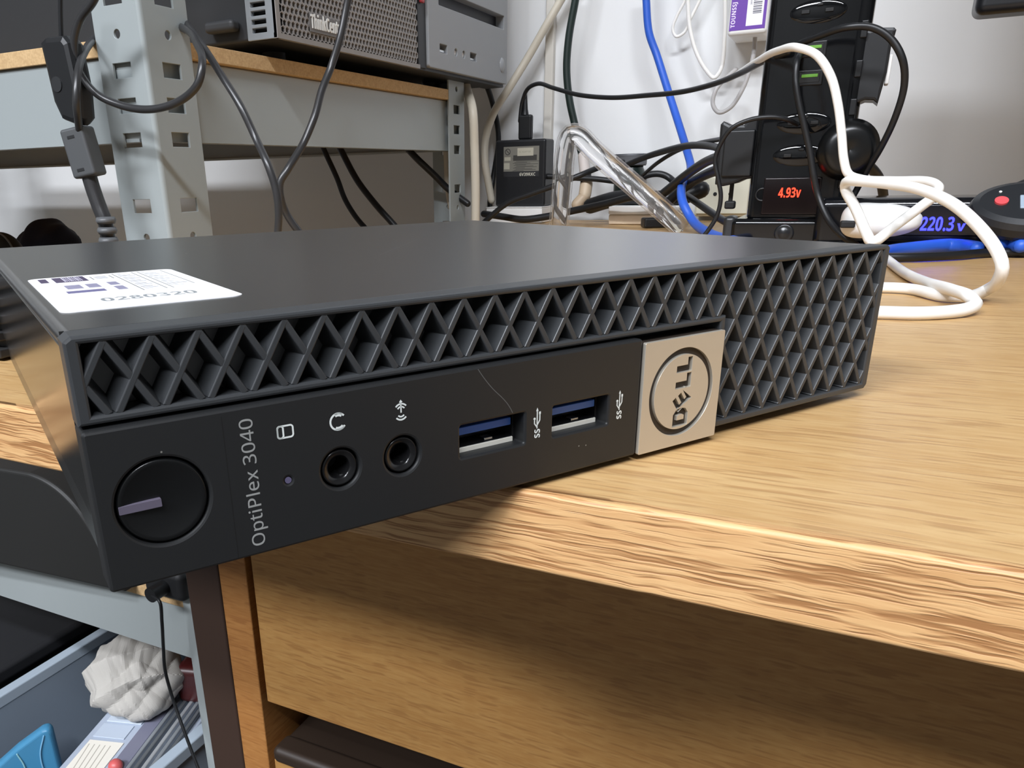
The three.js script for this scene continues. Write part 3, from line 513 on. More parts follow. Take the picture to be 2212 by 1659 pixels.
// ---------------------------------------------------------------- behind the desk: things at the wall
{
  const g = thing('cable_duct', 'narrow pale cable duct running up the white wall', 'cable duct', [-0.2568, 0.0, WALLZ]);
  part('duct_channel', bx([-0.0052, 0.76, 0.0002], [0.0052, 1.6, 0.009], 0.0015, 3), std(0xd9d5cc, 0.5), g);
}
cable('slanting_cable', 'pale grey cord slanting down the wall past the black charger', 0.0045, M.cableCream, [[-0.2259, 1.0086, -0.9], [-0.2402, 0.9876, -0.9], [-0.2553, 0.9629, -0.895], [-0.2752, 0.9309, -0.89], [-0.294, 0.8996, -0.88], [-0.3097, 0.8725, -0.87], [-0.3177, 0.8448, -0.865], [-0.3162, 0.8188, -0.86], [-0.3113, 0.7925, -0.86], [-0.3076, 0.7754, -0.86]]);
cable('wall_cable', 'black cord hanging down the wall behind the slanting grey cord', 0.0032, M.cableBlack, [[-0.3393, 0.9239, -0.895], [-0.3292, 0.9008, -0.9], [-0.3233, 0.8776, -0.905], [-0.3176, 0.8458, -0.905], [-0.3242, 0.8027, -0.905], [-0.3228, 0.77, -0.89], [-0.316, 0.7482, -0.88]]);
{
  const o = [-0.2675, 0.7686, -0.85], yb = o[1] - 0.0003;
  const b = thing('white_carton', 'flat white carton under the black charger', 'carton', [o[0], DESK, -0.86]);
  part('carton_body', bx([-0.036, 0.0003, -0.028], [0.034, yb - DESK - 0.0012, 0.026], 0.001), M.white, b); part('carton_flap', bx([-0.036, yb - DESK - 0.0011, -0.028], [0.034, yb - DESK - 0.0003, 0.0266], 0.0002), M.white, b);
  const g = thing('black_charger', 'black square charger with a printed label standing on the white carton', 'charger', [o[0], yb, -0.85]);
  part('charger_body', bx([-0.0312, 0, -0.030], [0.0312, 0.0735, 0.0002], 0.0028, 4), std(0x17181b, 0.4), g);
  const lab = canvasTex(512, 384, (c, w, h) => {
    c.fillStyle = '#232427'; c.fillRect(0, 0, w, h); c.fillStyle = '#77756c'; c.fillRect(0, 0, w, h * 0.82); c.fillStyle = '#2e2e2e';
    for (let k = 0; k < 14; k++) c.fillRect(130 + (k * 37) % 60, 150 + k * 12, 120 + (k * 71) % 220, 5);
    c.fillStyle = '#3a3936'; c.fillRect(140, 110, 340, 70); c.fillStyle = '#b5b1a0'; c.fillRect(200, 20, 230, 100); c.fillStyle = '#8d8a7c'; c.font = '30px sans-serif'; c.fillText('AC ADAPTER', 222, 80);
    c.fillStyle = '#a8a595'; c.fillRect(12, 130, 90, 46); c.fillRect(4, 205, 84, 80); c.strokeStyle = '#2c2c2c'; c.lineWidth = 9; c.beginPath(); c.arc(60, 64, 36, 0, 7); c.stroke(); c.beginPath(); c.moveTo(36, 40); c.lineTo(84, 88); c.stroke();
    c.fillStyle = '#c9c6b6'; c.font = 'bold 56px sans-serif'; c.fillText('6V39RXC', 232, 374);
  });
  part('label_print', T(new THREE.PlaneGeometry(0.0440, 0.0330), 0.0015, 0.0495, 0.00035), std(0xffffff, 0.5, 0, { map: lab }), g, 'grey printed label');
  const pz = -0.0175;
  part('usb_plug', merge([bx([-0.0085, 0.0736, pz - 0.004], [0.0080, 0.1005, pz + 0.004], 0.0025, 4), T(lathe([[0.0018, 0.024], [0.0030, 0.006], [0.0042, 0]], 20), -0.0012, 0.1003, pz)]), M.blackPlastic, g, 'black plug in the top of the charger');
}
cable('charger_cable', 'black charger cable arching from the charger to the black socket tower', 0.0023, M.cableBlack, [[-0.2752, 0.8622, -0.8675], [-0.2721, 0.8817, -0.866], [-0.2633, 0.8952, -0.86], [-0.2493, 0.8992, -0.855], [-0.226, 0.8923, -0.84], [-0.1905, 0.8819, -0.82], [-0.1499, 0.8755, -0.8], [-0.1056, 0.873, -0.77], [-0.0694, 0.8715, -0.74], [-0.0352, 0.8726, -0.7], [-0.0071, 0.8748, -0.65], [0.0182, 0.8766, -0.59], [0.0326, 0.8783, -0.5735]]);
cable('dark_green_cable', 'thick dark green cable hanging down the white wall to the clear stand', 0.0042, M.cableGreen, [[-0.2134, 1.008, -0.88], [-0.217, 0.9821, -0.88], [-0.223, 0.9466, -0.88], [-0.2244, 0.9142, -0.88], [-0.2199, 0.8829, -0.88], [-0.2116, 0.8533, -0.88], [-0.2017, 0.8257, -0.875], [-0.1966, 0.818, -0.87]]);
{
  const a = [-0.1984, 0.8196, -0.872], g = thing('taped_plug', 'cable end bound in pale tape behind the clear stand', 'plug', a);
  const ln = (p, q, r, n, m, l) => part(n, tubeGeo([p, [(p[0] + q[0]) / 2, (p[1] + q[1]) / 2, (p[2] + q[2]) / 2], q], r, 8, 16), m, g, l);
  ln([0, 0.002, 0], [0.0035, -0.0160, 0.002], 0.0062, 'tape_wrap', std(0xd8cfc9, 0.5), 'whitish tape'); ln([0.0038, -0.0165, 0.002], [0.006, -0.0265, 0.004], 0.0066, 'collar', M.blackPlastic);
  ln([0.0062, -0.0275, 0.004], [0.006, -0.040, 0.008], 0.0072, 'tape_end', std(0xcbb79c, 0.5), 'beige tape'); ln([0.0055, -0.0415, 0.008], [-0.001, -0.0500, 0.014], 0.0066, 'plug_tip', std(0xb9a48a, 0.5));
}
cable('blue_network_cable', 'bright blue network cable hanging down the white wall', 0.0040, M.cableBlue, [[-0.1421, 0.9997, -0.88], [-0.1393, 0.974, -0.88], [-0.1342, 0.9431, -0.88], [-0.1241, 0.9202, -0.88], [-0.1087, 0.887, -0.87], [-0.0932, 0.8561, -0.855], [-0.0765, 0.8256, -0.83], [-0.0668, 0.8074, -0.81], [-0.0651, 0.7968, -0.78], [-0.0615, 0.789, -0.74], [-0.0532, 0.7756, -0.71], [-0.0424, 0.762, -0.7], [-0.0197, 0.7545, -0.6487], [0.0173, 0.7545, -0.5536]]);
{
  // clear acrylic rod bent into an upside-down V
  const g = thing('acrylic_stand', 'clear acrylic rod bent to an upside-down V on the desk', 'stand', [-0.165, DESK, -0.72]);
  const P0 = [-0.175, 0.7312, -0.72], P1 = [-0.1703, 0.8271, -0.72], P2 = [-0.1626, 0.8425, -0.72], P3 = [-0.1483, 0.8284, -0.72], P4 = [-0.0525, 0.742, -0.72], b = [-0.165, DESK, -0.72];
  const rel = (p) => [p[0] - b[0], p[1] - b[1], p[2] - b[2]], r = 0.0100;
  const pts = [rel(P0), rel(P1), rel(P2), rel(P3), rel(P4)]; pts[0][1] = r * 0.3; pts[4][1] = r * 0.3;
  const mid = (p, q, t) => p.map((v, i) => v + (q[i] - v) * t);
  const line = [pts[0], mid(pts[0], pts[1], 0.5), mid(pts[0], pts[1], 0.96), [pts[2][0] - 0.004, pts[2][1] - 0.004, 0], [pts[2][0] + 0.004, pts[2][1] - 0.0045, 0], mid(pts[3], pts[4], 0.08), mid(pts[3], pts[4], 0.5), pts[4]];
  part('bent_rod', new THREE.TubeGeometry(new THREE.CatmullRomCurve3(line.map(V), false, 'centripetal'), 90, r, 24, false), new THREE.MeshPhysicalMaterial({ color: 0xffffff, roughness: 0.3, transmission: 1, thickness: 0, ior: 1.49 }), g);
  part('rod_core', new THREE.TubeGeometry(new THREE.CatmullRomCurve3(line.map(V), false, 'centripetal'), 90, r * 0.8, 20, false), new THREE.MeshPhysicalMaterial({ color: 0xffffff, roughness: 0.02, transmission: 1, thickness: 0.01, ior: 1.3 }), g);
}
{
  const o = [-0.1454, 0.787, -0.88], g = thing('green_bottle', 'dark green bottle with a flat grey cap behind the clear stand', 'bottle', [o[0] + 0.002, DESK, -0.875]);
  part('bottle_body', lathe([[0, 0.0003], [0.0170, 0.0003], [0.0182, 0.002], [0.0182, 0.044], [0.0160, 0.053], [0.0135, 0.058], [0.0135, 0.062], [0, 0.062]].reverse(), 36), std(0x14231f, 0.3), g);
  part('cap', lathe([[0, 0.060], [0.0160, 0.060], [0.0170, 0.0615], [0.0170, 0.0705], [0.0198, 0.0725], [0, 0.073]].reverse(), 36), std(0x6b6d72, 0.5), g, 'grey flat cap');
}
{
  const g = thing('clear_case', 'low clear plastic case lying on the desk behind the acrylic stand', 'case', [-0.112, DESK, -0.835]);
  part('case_tray', bx([-0.038, 0.0004, -0.02], [0.038, 0.0105, 0.02], 0.0012, 3), std(0xc7b49b, 0.25), g, 'tan tray'); part('case_lid', bx([-0.0385, 0.0106, -0.0205], [0.0385, 0.0198, 0.0205], 0.0015, 3), std(0xe4e4e2, 0.15), g, 'shiny clear lid');
}
{
  const o = [-0.0422, 0.7774, -0.91], g = thing('wall_socket', 'cream socket box on the wall behind the black tower', 'socket', [o[0] - 0.002, o[1] + 0.001, WALLZ]);
  part('socket_box', bx([-0.029, -0.024, 0.0003], [0.029, 0.020, 0.026], 0.003, 4), M.cream, g); part('face_plate', bx([-0.027, -0.021, 0.0262], [0.027, 0.0175, 0.0285], 0.001, 2), M.cream, g);
  part('socket_hole', T(cyl(0.0020, 0.001, 'z', 16), -0.008, 0, 0.0286), M.blackMatt, g); part('socket_hole', T(cyl(0.0020, 0.001, 'z', 16), 0.008, 0, 0.0286), M.blackMatt, g);
}
{
  const a = [-0.0506, 0.9331, -0.86], g = thing('white_adapter', 'white adapter box with a purple label and barcode hanging on the wall', 'adapter', [a[0], a[1], -0.8895]);
  const W = 0.0365, H = 0.09;
  part('adapter_body', bx([-0.001, -0.0035, -0.030], [W, H, 0.028], 0.004, 4), M.white, g);
  const lab = canvasTex(512, 1024, (c, w, h) => {
    c.fillStyle = '#6a3aa6'; c.fillRect(0, 0, w, h); c.fillStyle = '#f7f5fa'; c.fillRect(235, 60, 235, h - 110); c.fillStyle = '#77777f';
    for (let y = 120, k = 0; y < h - 210; k++) { const b = 6 + (k * 7) % 17; c.fillRect(320, y, 122, b); y += b + 5 + (k * 5) % 9; }
    c.save(); c.translate(300, h - 330); c.rotate(-Math.PI / 2); c.font = 'bold 34px sans-serif'; c.fillText('20TEUNNOD', 0, 0); c.restore();
    c.save(); c.fillStyle = '#efe6fa'; c.translate(78, h - 40); c.rotate(-Math.PI / 2); c.font = 'bold 84px sans-serif'; c.fillText('TOUNSSJ', 0, 0); c.restore();
  });
  part('label_print', T(new THREE.PlaneGeometry(0.0335, 0.067), 0.0175, 0.0345, 0.02825), std(0xffffff, 0.45, 0, { map: lab }), g, 'purple and white label');
}
const thinWhite = 'thin white leads by the white adapter';
cable('white_lead', 'thin white lead looping down left of the white adapter', 0.0016, M.cableWhite, [[-0.0962, 0.9937, -0.9], [-0.1029, 0.9732, -0.9], [-0.1103, 0.9588, -0.9], [-0.1137, 0.9473, -0.9], [-0.1092, 0.9394, -0.9], [-0.1012, 0.9427, -0.9], [-0.0956, 0.9552, -0.9], [-0.0876, 0.9716, -0.9], [-0.0808, 0.9877, -0.9]], thinWhite);
cable('white_lead', 'thin white lead hanging in a long loop left of the white adapter', 0.0021, M.cableWhite, [[-0.1018, 0.9976, -0.895], [-0.0991, 0.972, -0.895], [-0.0948, 0.9458, -0.895], [-0.0855, 0.9209, -0.895], [-0.0728, 0.9022, -0.895], [-0.065, 0.8959, -0.895], [-0.0592, 0.9035, -0.895], [-0.0589, 0.9342, -0.897], [-0.0619, 0.9685, -0.897], [-0.0663, 0.9938, -0.897]], thinWhite);
cable('white_lead', 'thin grey-white lead curling down below the white adapter', 0.0022, std(0xb9b6b4, 0.45), [[-0.0272, 0.9292, -0.886], [-0.0268, 0.9174, -0.886], [-0.0289, 0.9005, -0.886], [-0.0345, 0.8813, -0.886], [-0.0443, 0.8654, -0.886], [-0.0556, 0.8611, -0.886], [-0.0626, 0.8696, -0.886], [-0.061, 0.8829, -0.886], [-0.055, 0.8917, -0.89], [-0.0445, 0.9029, -0.9]], thinWhite);

// ---------------------------------------------------------------- the black socket tower
{
  const zf = -0.580, g = thing('socket_tower', 'glossy black upright socket tower with a red voltage readout', 'power strip', [0.0478, DESK, zf - 0.030], 0);
  const gl = std(0x0d0e10, 0.12), dk = std(0x17181a, 0.35), slotM = std(0x030303, 0.6);
  part('base', bx([-0.041, 0.0004, -0.036], [0.044, 0.0200, 0.036], 0.004, 4), gl, g);
  part('base_cap', bx([-0.047, 0.0006, 0.012], [-0.0385, 0.0215, 0.034], 0.003, 3), std(0x2f3032, 0.35), g);
  part('base_button', T(lathe([[0, 0.0022], [0.0032, 0.002], [0.0036, 0.0008], [0.0052, 0.0012], [0.0066, 0.0008], [0.0068, -0.001]].reverse(), 32).rotateX(Math.PI / 2), -0.004, 0.0100, 0.0365), std(0x1f2022, 0.25), g);
  // column with a gently rounded front
  const s = new THREE.Shape(); s.moveTo(-0.0325, -0.030); s.lineTo(0.0325, -0.030); s.lineTo(0.0325, 0.018); s.quadraticCurveTo(0.0320, 0.0255, 0.024, 0.0275); s.quadraticCurveTo(0, 0.0305, -0.027, 0.0285); s.quadraticCurveTo(-0.0322, 0.0275, -0.0325, 0.018); s.closePath();
  const c = ext(s, 0, 0.26, 0.001, 16); c.rotateX(-Math.PI / 2); c.rotateY(Math.PI); c.scale(-1, 1, 1);
  { const p = c.attributes; for (let i = 0; i < p.position.count; i += 3) for (const at of [p.position, p.normal, p.uv]) { const k = at.itemSize; for (let q = 0; q < k; q++) { const t = at.array[(i + 1) * k + q]; at.array[(i + 1) * k + q] = at.array[(i + 2) * k + q]; at.array[(i + 2) * k + q] = t; } } }
  part('column', T(c, 0, 0.0200, 0), gl, g);
  const zq = 0.0292;
  const led = std(0x200404, 0.3, 0, { emissive: 0xff2a18, emissiveIntensity: 2.2 });
  const win = part('readout', bx([-0.022, 0.0225, zq - 0.002], [0.016, 0.0480, zq + 0.0006], 0.001, 2), std(0x160f10, 0.12), g);
  const tg = text('4.93v', 0.0066, 0.0002, fontBold); tg.computeBoundingBox(); tg.scale(0.0148 / tg.boundingBox.max.x, 1, 1); part('digits', T(tg, -0.0115, 0.0345, zq + 0.0006), led, win, 'glowing red digits');
  part('switch_ring', T(new THREE.TorusGeometry(0.0042, 0.0007, 8, 28), -0.0225, 0.0365, zq - 0.0005), dk, g);
  // USB openings with green tongues, and raised socket pads
  for (const y of [0.1120, 0.1295]) {
    const u = part('usb_port', bx([-0.0095, y - 0.005, zq - 0.001], [0.0075, y + 0.005, zq + 0.0009], 0.0012, 2), dk, g);
    part('opening', bx([-0.0075, y - 0.0032, zq + 0.0002], [0.0055, y + 0.0032, zq + 0.0011], 0.0004), slotM, u); part('tongue', bx([-0.0060, y + 0.0002, zq + 0.0004], [0.0042, y + 0.0022, zq + 0.0014], 0.0003), std(0x6aa63a, 0.4), u, 'green plastic tongue');
  }
  for (const y of [0.0625, 0.0835, 0.1520, 0.1860, 0.2200]) {
    const pd = part('socket_pad', T(new THREE.SphereGeometry(1, 36, 20).scale(0.0175, 0.0075, 0.0020), -0.001, y, zq - 0.0005), std(0x0c0d0f, 0.06), g);
    for (const x of [-0.0085, 0.0060]) part('slot', bx([x - 0.0026, y - 0.0012, zq + 0.0012], [x + 0.0026, y + 0.0012, zq + 0.0026], 0.0004), slotM, pd);
    part('slot', bx([-0.0018, y + 0.0030, zq + 0.0012], [0.0018, y + 0.0046, zq + 0.0022], 0.0004), slotM, pd);
  }
  for (let k = 0; k < 9; k++) part('side_switch', bx([0.0262, 0.040 + k * 0.0235, zq - 0.0045], [0.0305, 0.0505 + k * 0.0235, zq - 0.0018], 0.0008, 2), dk, g);
}
{
  const a = [0.0042, 0.8159, -0.6], g = thing('plug_adapter', 'black plug adapter in the left side of the socket tower', 'adapter', [a[0] - 0.002, a[1], -0.605]);
  const s = poly([[-0.0125, 0.0200], [-0.0105, 0.0220], [-0.0060, 0.0195], [0.0040, 0.0190], [0.0085, 0.0240], [0.0146, 0.0240], [0.0146, -0.0180], [0.0075, -0.0190], [0.0020, -0.0215], [-0.0070, -0.0235], [-0.0125, -0.0220]]);
  part('adapter_body', ext(s, -0.016, 0.0125, 0.0020, 12), M.blackPlastic, g); part('adapter_face', bx([-0.0085, -0.017, 0.0118], [0.0130, 0.0155, 0.0150], 0.0015, 3), M.blackPlastic, g);
  part('pin', bx([-0.0035, -0.0360, -0.006], [-0.0005, -0.0215, -0.003], 0.0005), M.blackMatt, g); part('pin_foot', bx([-0.0058, -0.0405, -0.008], [0.0020, -0.0345, -0.001], 0.0015, 3), M.blackMatt, g);
}
{
  const a = [0.0814, 0.8636, -0.6], g = thing('plug_adapter', 'black plug adapter in the right side of the socket tower', 'adapter', [a[0] + 0.0015, a[1], -0.600]);
  const s = poly([[-0.0140, 0.0265], [-0.0060, 0.0258], [-0.0030, 0.0250], [0.0020, 0.0262], [0.0105, 0.0255], [0.0120, 0.0240], [0.0105, 0.0150], [0.0105, -0.0010], [0.0090, -0.0120], [0.0080, -0.0198], [0.0050, -0.0175], [0.0000, -0.0170], [-0.0050, -0.0190], [-0.0080, -0.0225], [-0.0120, -0.0232], [-0.0140, -0.0230]]);
  part('adapter_body', ext(s, -0.020, 0.014, 0.0018, 12), std(0x1d1e20, 0.4), g); part('white_insert', bx([0.0100, -0.0080, -0.004], [0.0125, 0.0100, 0.010], 0.0008, 2), M.white, g, 'white edge insert');
}
{
  const a = [0.0715, 0.8151, -0.585], g = thing('round_plug', 'round black plug in the lower right of the socket tower', 'plug', [a[0] + 0.003, a[1], -0.588], 0.25);
  part('plug_disc', lathe([[0, 0.016], [0.012, 0.0198], [0.0198, 0.012], [0.0165, 0.004], [0.0165, 0]].reverse(), 40).rotateX(Math.PI / 2), std(0x0c0d0e, 0.3), g); part('plug_rim', new THREE.TorusGeometry(0.0160, 0.0014, 12, 44).translate(0, 0, 0.006), std(0x161718, 0.3), g);
}
const towerCords = 'black cords round the socket tower';
cable('black_cable', 'thick black cord curving right from the round plug', 0.0035, M.cableBlack, [[0.0794, 0.8119, -0.59], [0.0869, 0.8078, -0.6], [0.0958, 0.8007, -0.62], [0.1019, 0.7923, -0.64], [0.1061, 0.78, -0.66], [0.1087, 0.7688, -0.68]], towerCords);
cable('black_cable', 'black cord in a wide arc right of the socket tower', 0.0022, M.cableBlack, [[0.0386, 0.8827, -0.575], [0.0508, 0.8845, -0.56], [0.0667, 0.8868, -0.55], [0.081, 0.8852, -0.55], [0.0923, 0.8778, -0.55], [0.1005, 0.8656, -0.55], [0.1038, 0.8515, -0.555], [0.1021, 0.8345, -0.56], [0.0972, 0.8169, -0.57], [0.0907, 0.8011, -0.58], [0.0852, 0.7858, -0.59], [0.0787, 0.7704, -0.585]], towerCords);
cable('black_cable', 'black cord hanging straight down the front of the socket tower', 0.0022, M.cableBlack, [[0.0394, 0.8763, -0.5755], [0.0387, 0.8706, -0.566], [0.0397, 0.8591, -0.563], [0.0437, 0.8447, -0.562], [0.049, 0.8301, -0.562], [0.0545, 0.8139, -0.562], [0.0583, 0.8004, -0.562], [0.0635, 0.7854, -0.562], [0.0721, 0.7705, -0.555], [0.0816, 0.7613, -0.545], [0.0913, 0.7552, -0.54]], towerCords);
cable('black_cable', 'thin black cord draped in a bow left of the socket tower', 0.0016, M.cableBlack, [[0.0433, 0.8328, -0.574], [0.037, 0.8357, -0.566], [0.0268, 0.8375, -0.562], [0.0135, 0.8364, -0.562], [0.0019, 0.8313, -0.562], [-0.0049, 0.8213, -0.564], [-0.0075, 0.8112, -0.565], [-0.0043, 0.7986, -0.565], [-0.0011, 0.7859, -0.565], [-0.0024, 0.773, -0.565], [-0.0082, 0.7615, -0.565], [-0.015, 0.7531, -0.565]], towerCords);
const wallCords = 'black cords crossing behind the clear stand';
cable('tangled_cable', 'upper black cord running from the green bottle to the tower', 0.0031, M.cableBlack, [[-0.1489, 0.8057, -0.83], [-0.1199, 0.8156, -0.81], [-0.0904, 0.8219, -0.78], [-0.0592, 0.8255, -0.74], [-0.0308, 0.8233, -0.69], [-0.011, 0.8182, -0.64]], wallCords);
cable('tangled_cable', 'thin black cord forking up to the left plug adapter', 0.0020, M.cableBlack, [[-0.1186, 0.8004, -0.83], [-0.0984, 0.8118, -0.8], [-0.0791, 0.8206, -0.78], [-0.053, 0.8265, -0.74], [-0.0241, 0.8279, -0.68], [-0.0113, 0.8278, -0.64]], wallCords);
cable('tangled_cable', 'thick black cord rising steeply to the left plug adapter', 0.0042, M.cableBlack, [[-0.0982, 0.7731, -0.78], [-0.079, 0.7858, -0.76], [-0.0572, 0.7993, -0.73], [-0.0334, 0.8107, -0.69], [-0.0107, 0.8151, -0.64]], wallCords);
cable('tangled_cable', 'thick black cord low behind the blue cable', 0.0046, M.cableBlack, [[-0.0904, 0.7676, -0.8], [-0.0673, 0.7869, -0.78], [-0.0442, 0.7982, -0.74], [-0.0118, 0.8064, -0.66]], wallCords);
cable('tangled_cable', 'black cord lying in a hump by the green bottle', 0.0036, M.cableBlack, [[-0.1325, 0.7921, -0.86], [-0.1228, 0.7992, -0.86], [-0.1078, 0.8008, -0.86], [-0.096, 0.7958, -0.86], [-0.0862, 0.7844, -0.85], [-0.089, 0.7706, -0.84]], wallCords);
cable('tangled_cable', 'straight black cord slanting up past the charger', 0.0030, M.cableBlack, [[-0.2904, 0.7511, -0.79], [-0.2593, 0.7736, -0.79], [-0.2294, 0.784, -0.79], [-0.2031, 0.7922, -0.79], [-0.1778, 0.8011, -0.79], [-0.1589, 0.8098, -0.81], [-0.1418, 0.814, -0.83]], wallCords);
cable('tangled_cable', 'black cord lying along the desk below the charger', 0.0038, M.cableBlack, [[-0.3006, 0.7612, -0.82], [-0.275, 0.7584, -0.815], [-0.2473, 0.7557, -0.81], [-0.2197, 0.7587, -0.81], [-0.1877, 0.7651, -0.81], [-0.1491, 0.7726, -0.8], [-0.1175, 0.7796, -0.79], [-0.0917, 0.7816, -0.79]], wallCords);
cable('tangled_cable', 'black cord running level behind the clear stand', 0.0032, M.cableBlack, [[-0.2441, 0.8016, -0.86], [-0.2103, 0.7989, -0.86], [-0.1775, 0.7968, -0.86], [-0.1561, 0.794, -0.86]], wallCords);
cable('tangled_cable', 'thick black cord bundled low beside the green bottle', 0.0085, M.cableBlack, [[-0.1812, 0.7682, -0.85], [-0.1549, 0.7749, -0.84], [-0.127, 0.7784, -0.83], [-0.1, 0.7761, -0.82], [-0.0763, 0.7782, -0.82], [-0.0559, 0.7848, -0.82]], wallCords);
cable('tangled_cable', 'black cord slanting down to the base of the socket tower', 0.0033, M.cableBlack, [[-0.0682, 0.781, -0.8], [-0.0411, 0.7706, -0.75], [-0.0138, 0.7632, -0.68], [0.0077, 0.7589, -0.63]], wallCords);
{
  const o = [-0.0786, 0.7502, -0.7718], g = thing('black_dongle', 'small black connector on the desk beside the blue cable', 'connector', [-0.0860, DESK, -0.775], 0.5);
  part('dongle_body', bx([-0.018, 0.0004, -0.008], [0.018, 0.0100, 0.008], 0.002, 3), M.blackPlastic, g); part('metal_end', bx([0.0182, 0.0020, -0.006], [0.026, 0.0075, 0.006], 0.0006), M.steel, g);
}

// ---------------------------------------------------------------- right side of the desk
{
  const g = thing('white_usb_adapter', 'smooth white pebble-shaped adapter lying by the socket tower', 'adapter', [0.1028, 0.7608, -0.535], 0.05);
  const geo = new THREE.SphereGeometry(1, 48, 32), p = geo.attributes.position;
  for (let i = 0; i < p.count; i++) { const x = p.getX(i), y = p.getY(i), z = p.getZ(i); const q = (v, e) => Math.sign(v) * Math.pow(Math.abs(v), e); p.setXYZ(i, q(x, 0.7) * 0.0232, 0.0105 + q(y, 0.75) * 0.0105 * (1 - 0.28 * x), q(z, 0.8) * 0.017); }
  geo.computeVertexNormals(); part('adapter_body', geo, M.white, g);
  part('dark_band', bx([-0.0236, 0.0068, 0.010], [-0.0150, 0.0112, 0.0165], 0.001, 2), M.blackMatt, g);
}
{
  const o = [0.1379, 0.7545, -0.565], g = thing('display_power_strip', 'long black power strip with a blue voltage readout lying along the desk', 'power strip', [o[0], DESK, -0.575]);
  const gl = std(0x101114, 0.15);
  part('strip_body', bx([-0.075, 0.0006, -0.045], [0.33, 0.034, 0.006], 0.006, 4), gl, g);
  part('strip_foot', bx([-0.0755, 0.0004, -0.04], [0.3305, 0.0045, 0.013], 0.002, 3), std(0x1a1b1e, 0.2), g);
  const w = part('readout', bx([-0.046, 0.0095, 0.0040], [0.052, 0.0295, 0.0068], 0.0008, 2), std(0x080916, 0.12), g);
  const tg = text('220.3', 0.0088, 0.0002, fontBold); tg.computeBoundingBox(); tg.scale(0.0192 / tg.boundingBox.max.x, 1, 1);
  const led = std(0x02020c, 0.3, 0, { emissive: 0x1a1cff, emissiveIntensity: 5 });
  part('digits', T(tg, -0.0105, 0.0130, 0.0069), led, w, 'glowing blue digits'); const vg = text('v', 0.0062, 0.0002, fontBold); part('unit_letter', T(vg, 0.0105, 0.0130, 0.0069), led, w);
}
{
  const o = [0.1794, 0.7705, -0.545], g = thing('rounded_remote', 'black rounded device with a red button at the right edge', 'remote', [o[0] + 0.0025, o[1] - 0.0145, -0.545], 0);
  const s = new THREE.Shape(); s.absellipse(0, 0, 0.0325, 0.022, 0, Math.PI * 2);
  const geo = ext(s, 0, 0.015, 0.005, 40); geo.rotateX(-Math.PI / 2); const gr = geo; gr.rotateX(0.62);
  part('device_body', T(gr, 0, 0.0145, 0), std(0x232528, 0.35), g);
  const sub = (geo2, x, z) => { geo2.rotateX(0.62); const y0 = 0.015, v = new THREE.Vector3(x, y0, z).applyAxisAngle(new THREE.Vector3(1, 0, 0), 0.62); return T(geo2, v.x, v.y + 0.0145, v.z); };
  part('red_button', sub(cyl(0.0036, 0.0024, 'y', 28), -0.0165, 0.0005), std(0xe0555a, 0.4), g, 'pinkish red button');
  part('pale_keys', sub(bx([-0.0022, -0.0006, -0.006], [0.0030, 0.0008, 0.006], 0.0006), -0.0050, 0.001), std(0x9fb0c0, 0.4), g); part('indicator', sub(cyl(0.0008, 0.001, 'y', 16), -0.0170, -0.0085), M.white, g);
}
cable('blue_network_lead', 'blue network lead lying on the desk in front of the long black strip', 0.0042, M.cableBlue, [[0.094, 0.7545, -0.4571], [0.1107, 0.7545, -0.5094], [0.1284, 0.7545, -0.5389], [0.1453, 0.7545, -0.5594], [0.1537, 0.7545, -0.5541], [0.1587, 0.7545, -0.5418]]);
cable('blue_network_lead', 'short blue network plug end right of the white loop', 0.0042, M.cableBlue, [[0.1681, 0.7575, -0.5346], [0.1746, 0.7575, -0.5392], [0.1787, 0.7575, -0.5269]]);
cable('black_lead', 'black lead lying on the desk under the blue lead', 0.0026, M.cableBlack, [[0.0992, 0.753, -0.4846], [0.1187, 0.753, -0.4893], [0.1436, 0.753, -0.5063], [0.1647, 0.753, -0.5287], [0.1863, 0.753, -0.5335]]);
cable('thin_black_lead', 'thin black lead rising at the right edge behind the rounded device', 0.0028, M.cableBlack, [[0.1487, 0.7792, -0.62], [0.1621, 0.7807, -0.62], [0.1725, 0.7827, -0.62], [0.1808, 0.7874, -0.62], [0.1937, 0.794, -0.62]]);
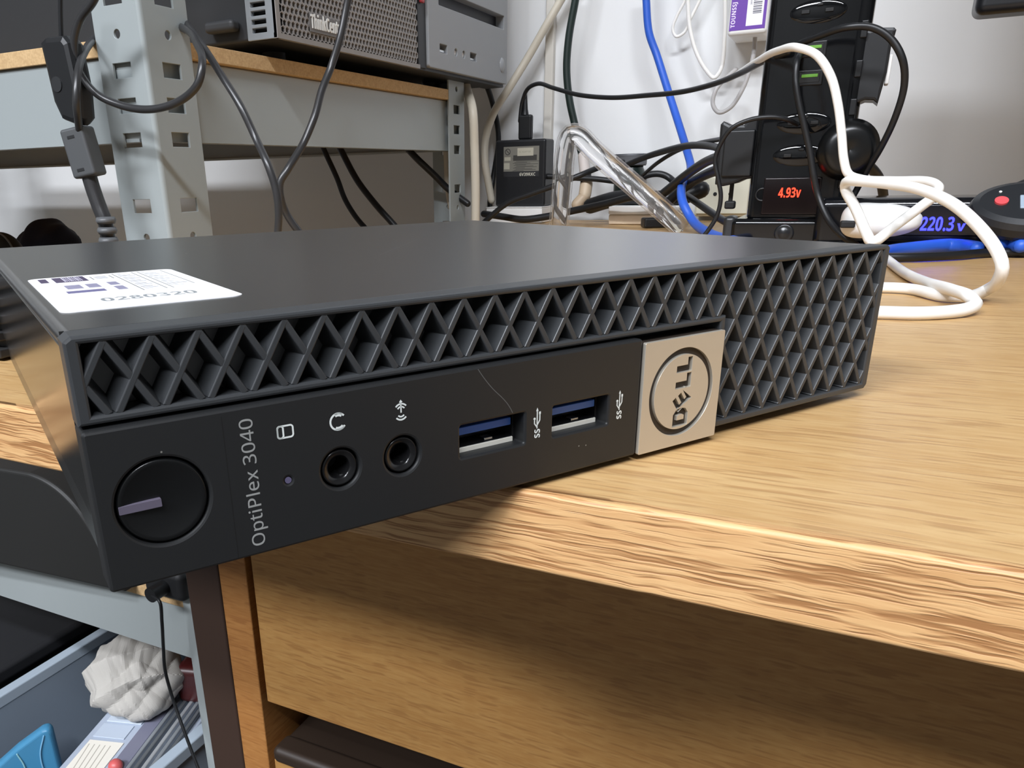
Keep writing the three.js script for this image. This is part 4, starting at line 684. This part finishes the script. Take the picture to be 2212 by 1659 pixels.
cable('white_cable', 'long white cable arching over the socket tower and looping on the desk', 0.0024, M.cableWhite, [[-0.0489, 0.8909, -0.88], [-0.0202, 0.8856, -0.75], [0.0111, 0.8775, -0.6], [0.0293, 0.8744, -0.53], [0.0428, 0.8718, -0.5], [0.0548, 0.8656, -0.49], [0.0638, 0.8536, -0.485], [0.0697, 0.8384, -0.48], [0.074, 0.8221, -0.475], [0.0772, 0.8084, -0.47], [0.0805, 0.8009, -0.465], [0.088, 0.7977, -0.455], [0.1029, 0.7969, -0.44], [0.1179, 0.7965, -0.425], [0.1222, 0.7941, -0.418], [0.1209, 0.7905, -0.41], [0.1152, 0.7857, -0.4], [0.1049, 0.778, -0.38], [0.0975, 0.7721, -0.365], [0.0959, 0.7712, -0.365], [0.0931, 0.7748, -0.37], [0.0868, 0.7856, -0.385], [0.0809, 0.7944, -0.395], [0.0809, 0.7977, -0.392], [0.0853, 0.798, -0.385], [0.0988, 0.7968, -0.37], [0.1111, 0.7946, -0.355], [0.1229, 0.789, -0.34], [0.132, 0.7809, -0.328], [0.1384, 0.7727, -0.32], [0.1411, 0.7668, -0.317], [0.1416, 0.7608, -0.322], [0.1406, 0.7545, -0.3392], [0.1341, 0.753, -0.3298], [0.1252, 0.7526, -0.3298], [0.1134, 0.7526, -0.3497], [0.1015, 0.7526, -0.3508], [0.0903, 0.7526, -0.3409]]);
cable('white_cable', 'white cable end bending back on itself on the desk beside the mini computer', 0.0025, M.cableWhite, [[0.0914, 0.7526, -0.6559], [0.1077, 0.7526, -0.4797], [0.1142, 0.7526, -0.4108], [0.1207, 0.7545, -0.3563], [0.1268, 0.7565, -0.3184], [0.1311, 0.756, -0.3047], [0.1331, 0.754, -0.3032], [0.1302, 0.753, -0.2947], [0.1233, 0.7526, -0.287], [0.1124, 0.7526, -0.28], [0.1001, 0.7526, -0.2779], [0.0938, 0.7526, -0.2758]]);
{
  // screen above the desk; only the lower left corner of its frame shows
  const a = [0.1424, 0.9074, -0.66], g = thing('monitor', 'dark monitor above the desk, only its lower left corner in view', 'monitor', [a[0], a[1] - 0.006, -0.66]);
  part('monitor_frame', bx([0, 0, -0.03], [0.54, 0.33, 0], 0.006, 4), std(0x17181b, 0.35), g); part('screen', bx([0.012, 0.02, -0.001], [0.528, 0.318, 0.0006], 0.0002), std(0x08090a, 0.15), g);
  part('stand_column', bx([0.24, -(a[1] - 0.006 - DESK) + 0.012, -0.065], [0.30, 0.16, -0.0305], 0.005), M.blackPlastic, g); part('stand_foot', bx([0.15, -(a[1] - 0.006 - DESK) + 0.0004, -0.15], [0.39, -(a[1] - 0.006 - DESK) + 0.0118, 0.02], 0.004), M.blackPlastic, g);
}

renderer.render(scene, camera);
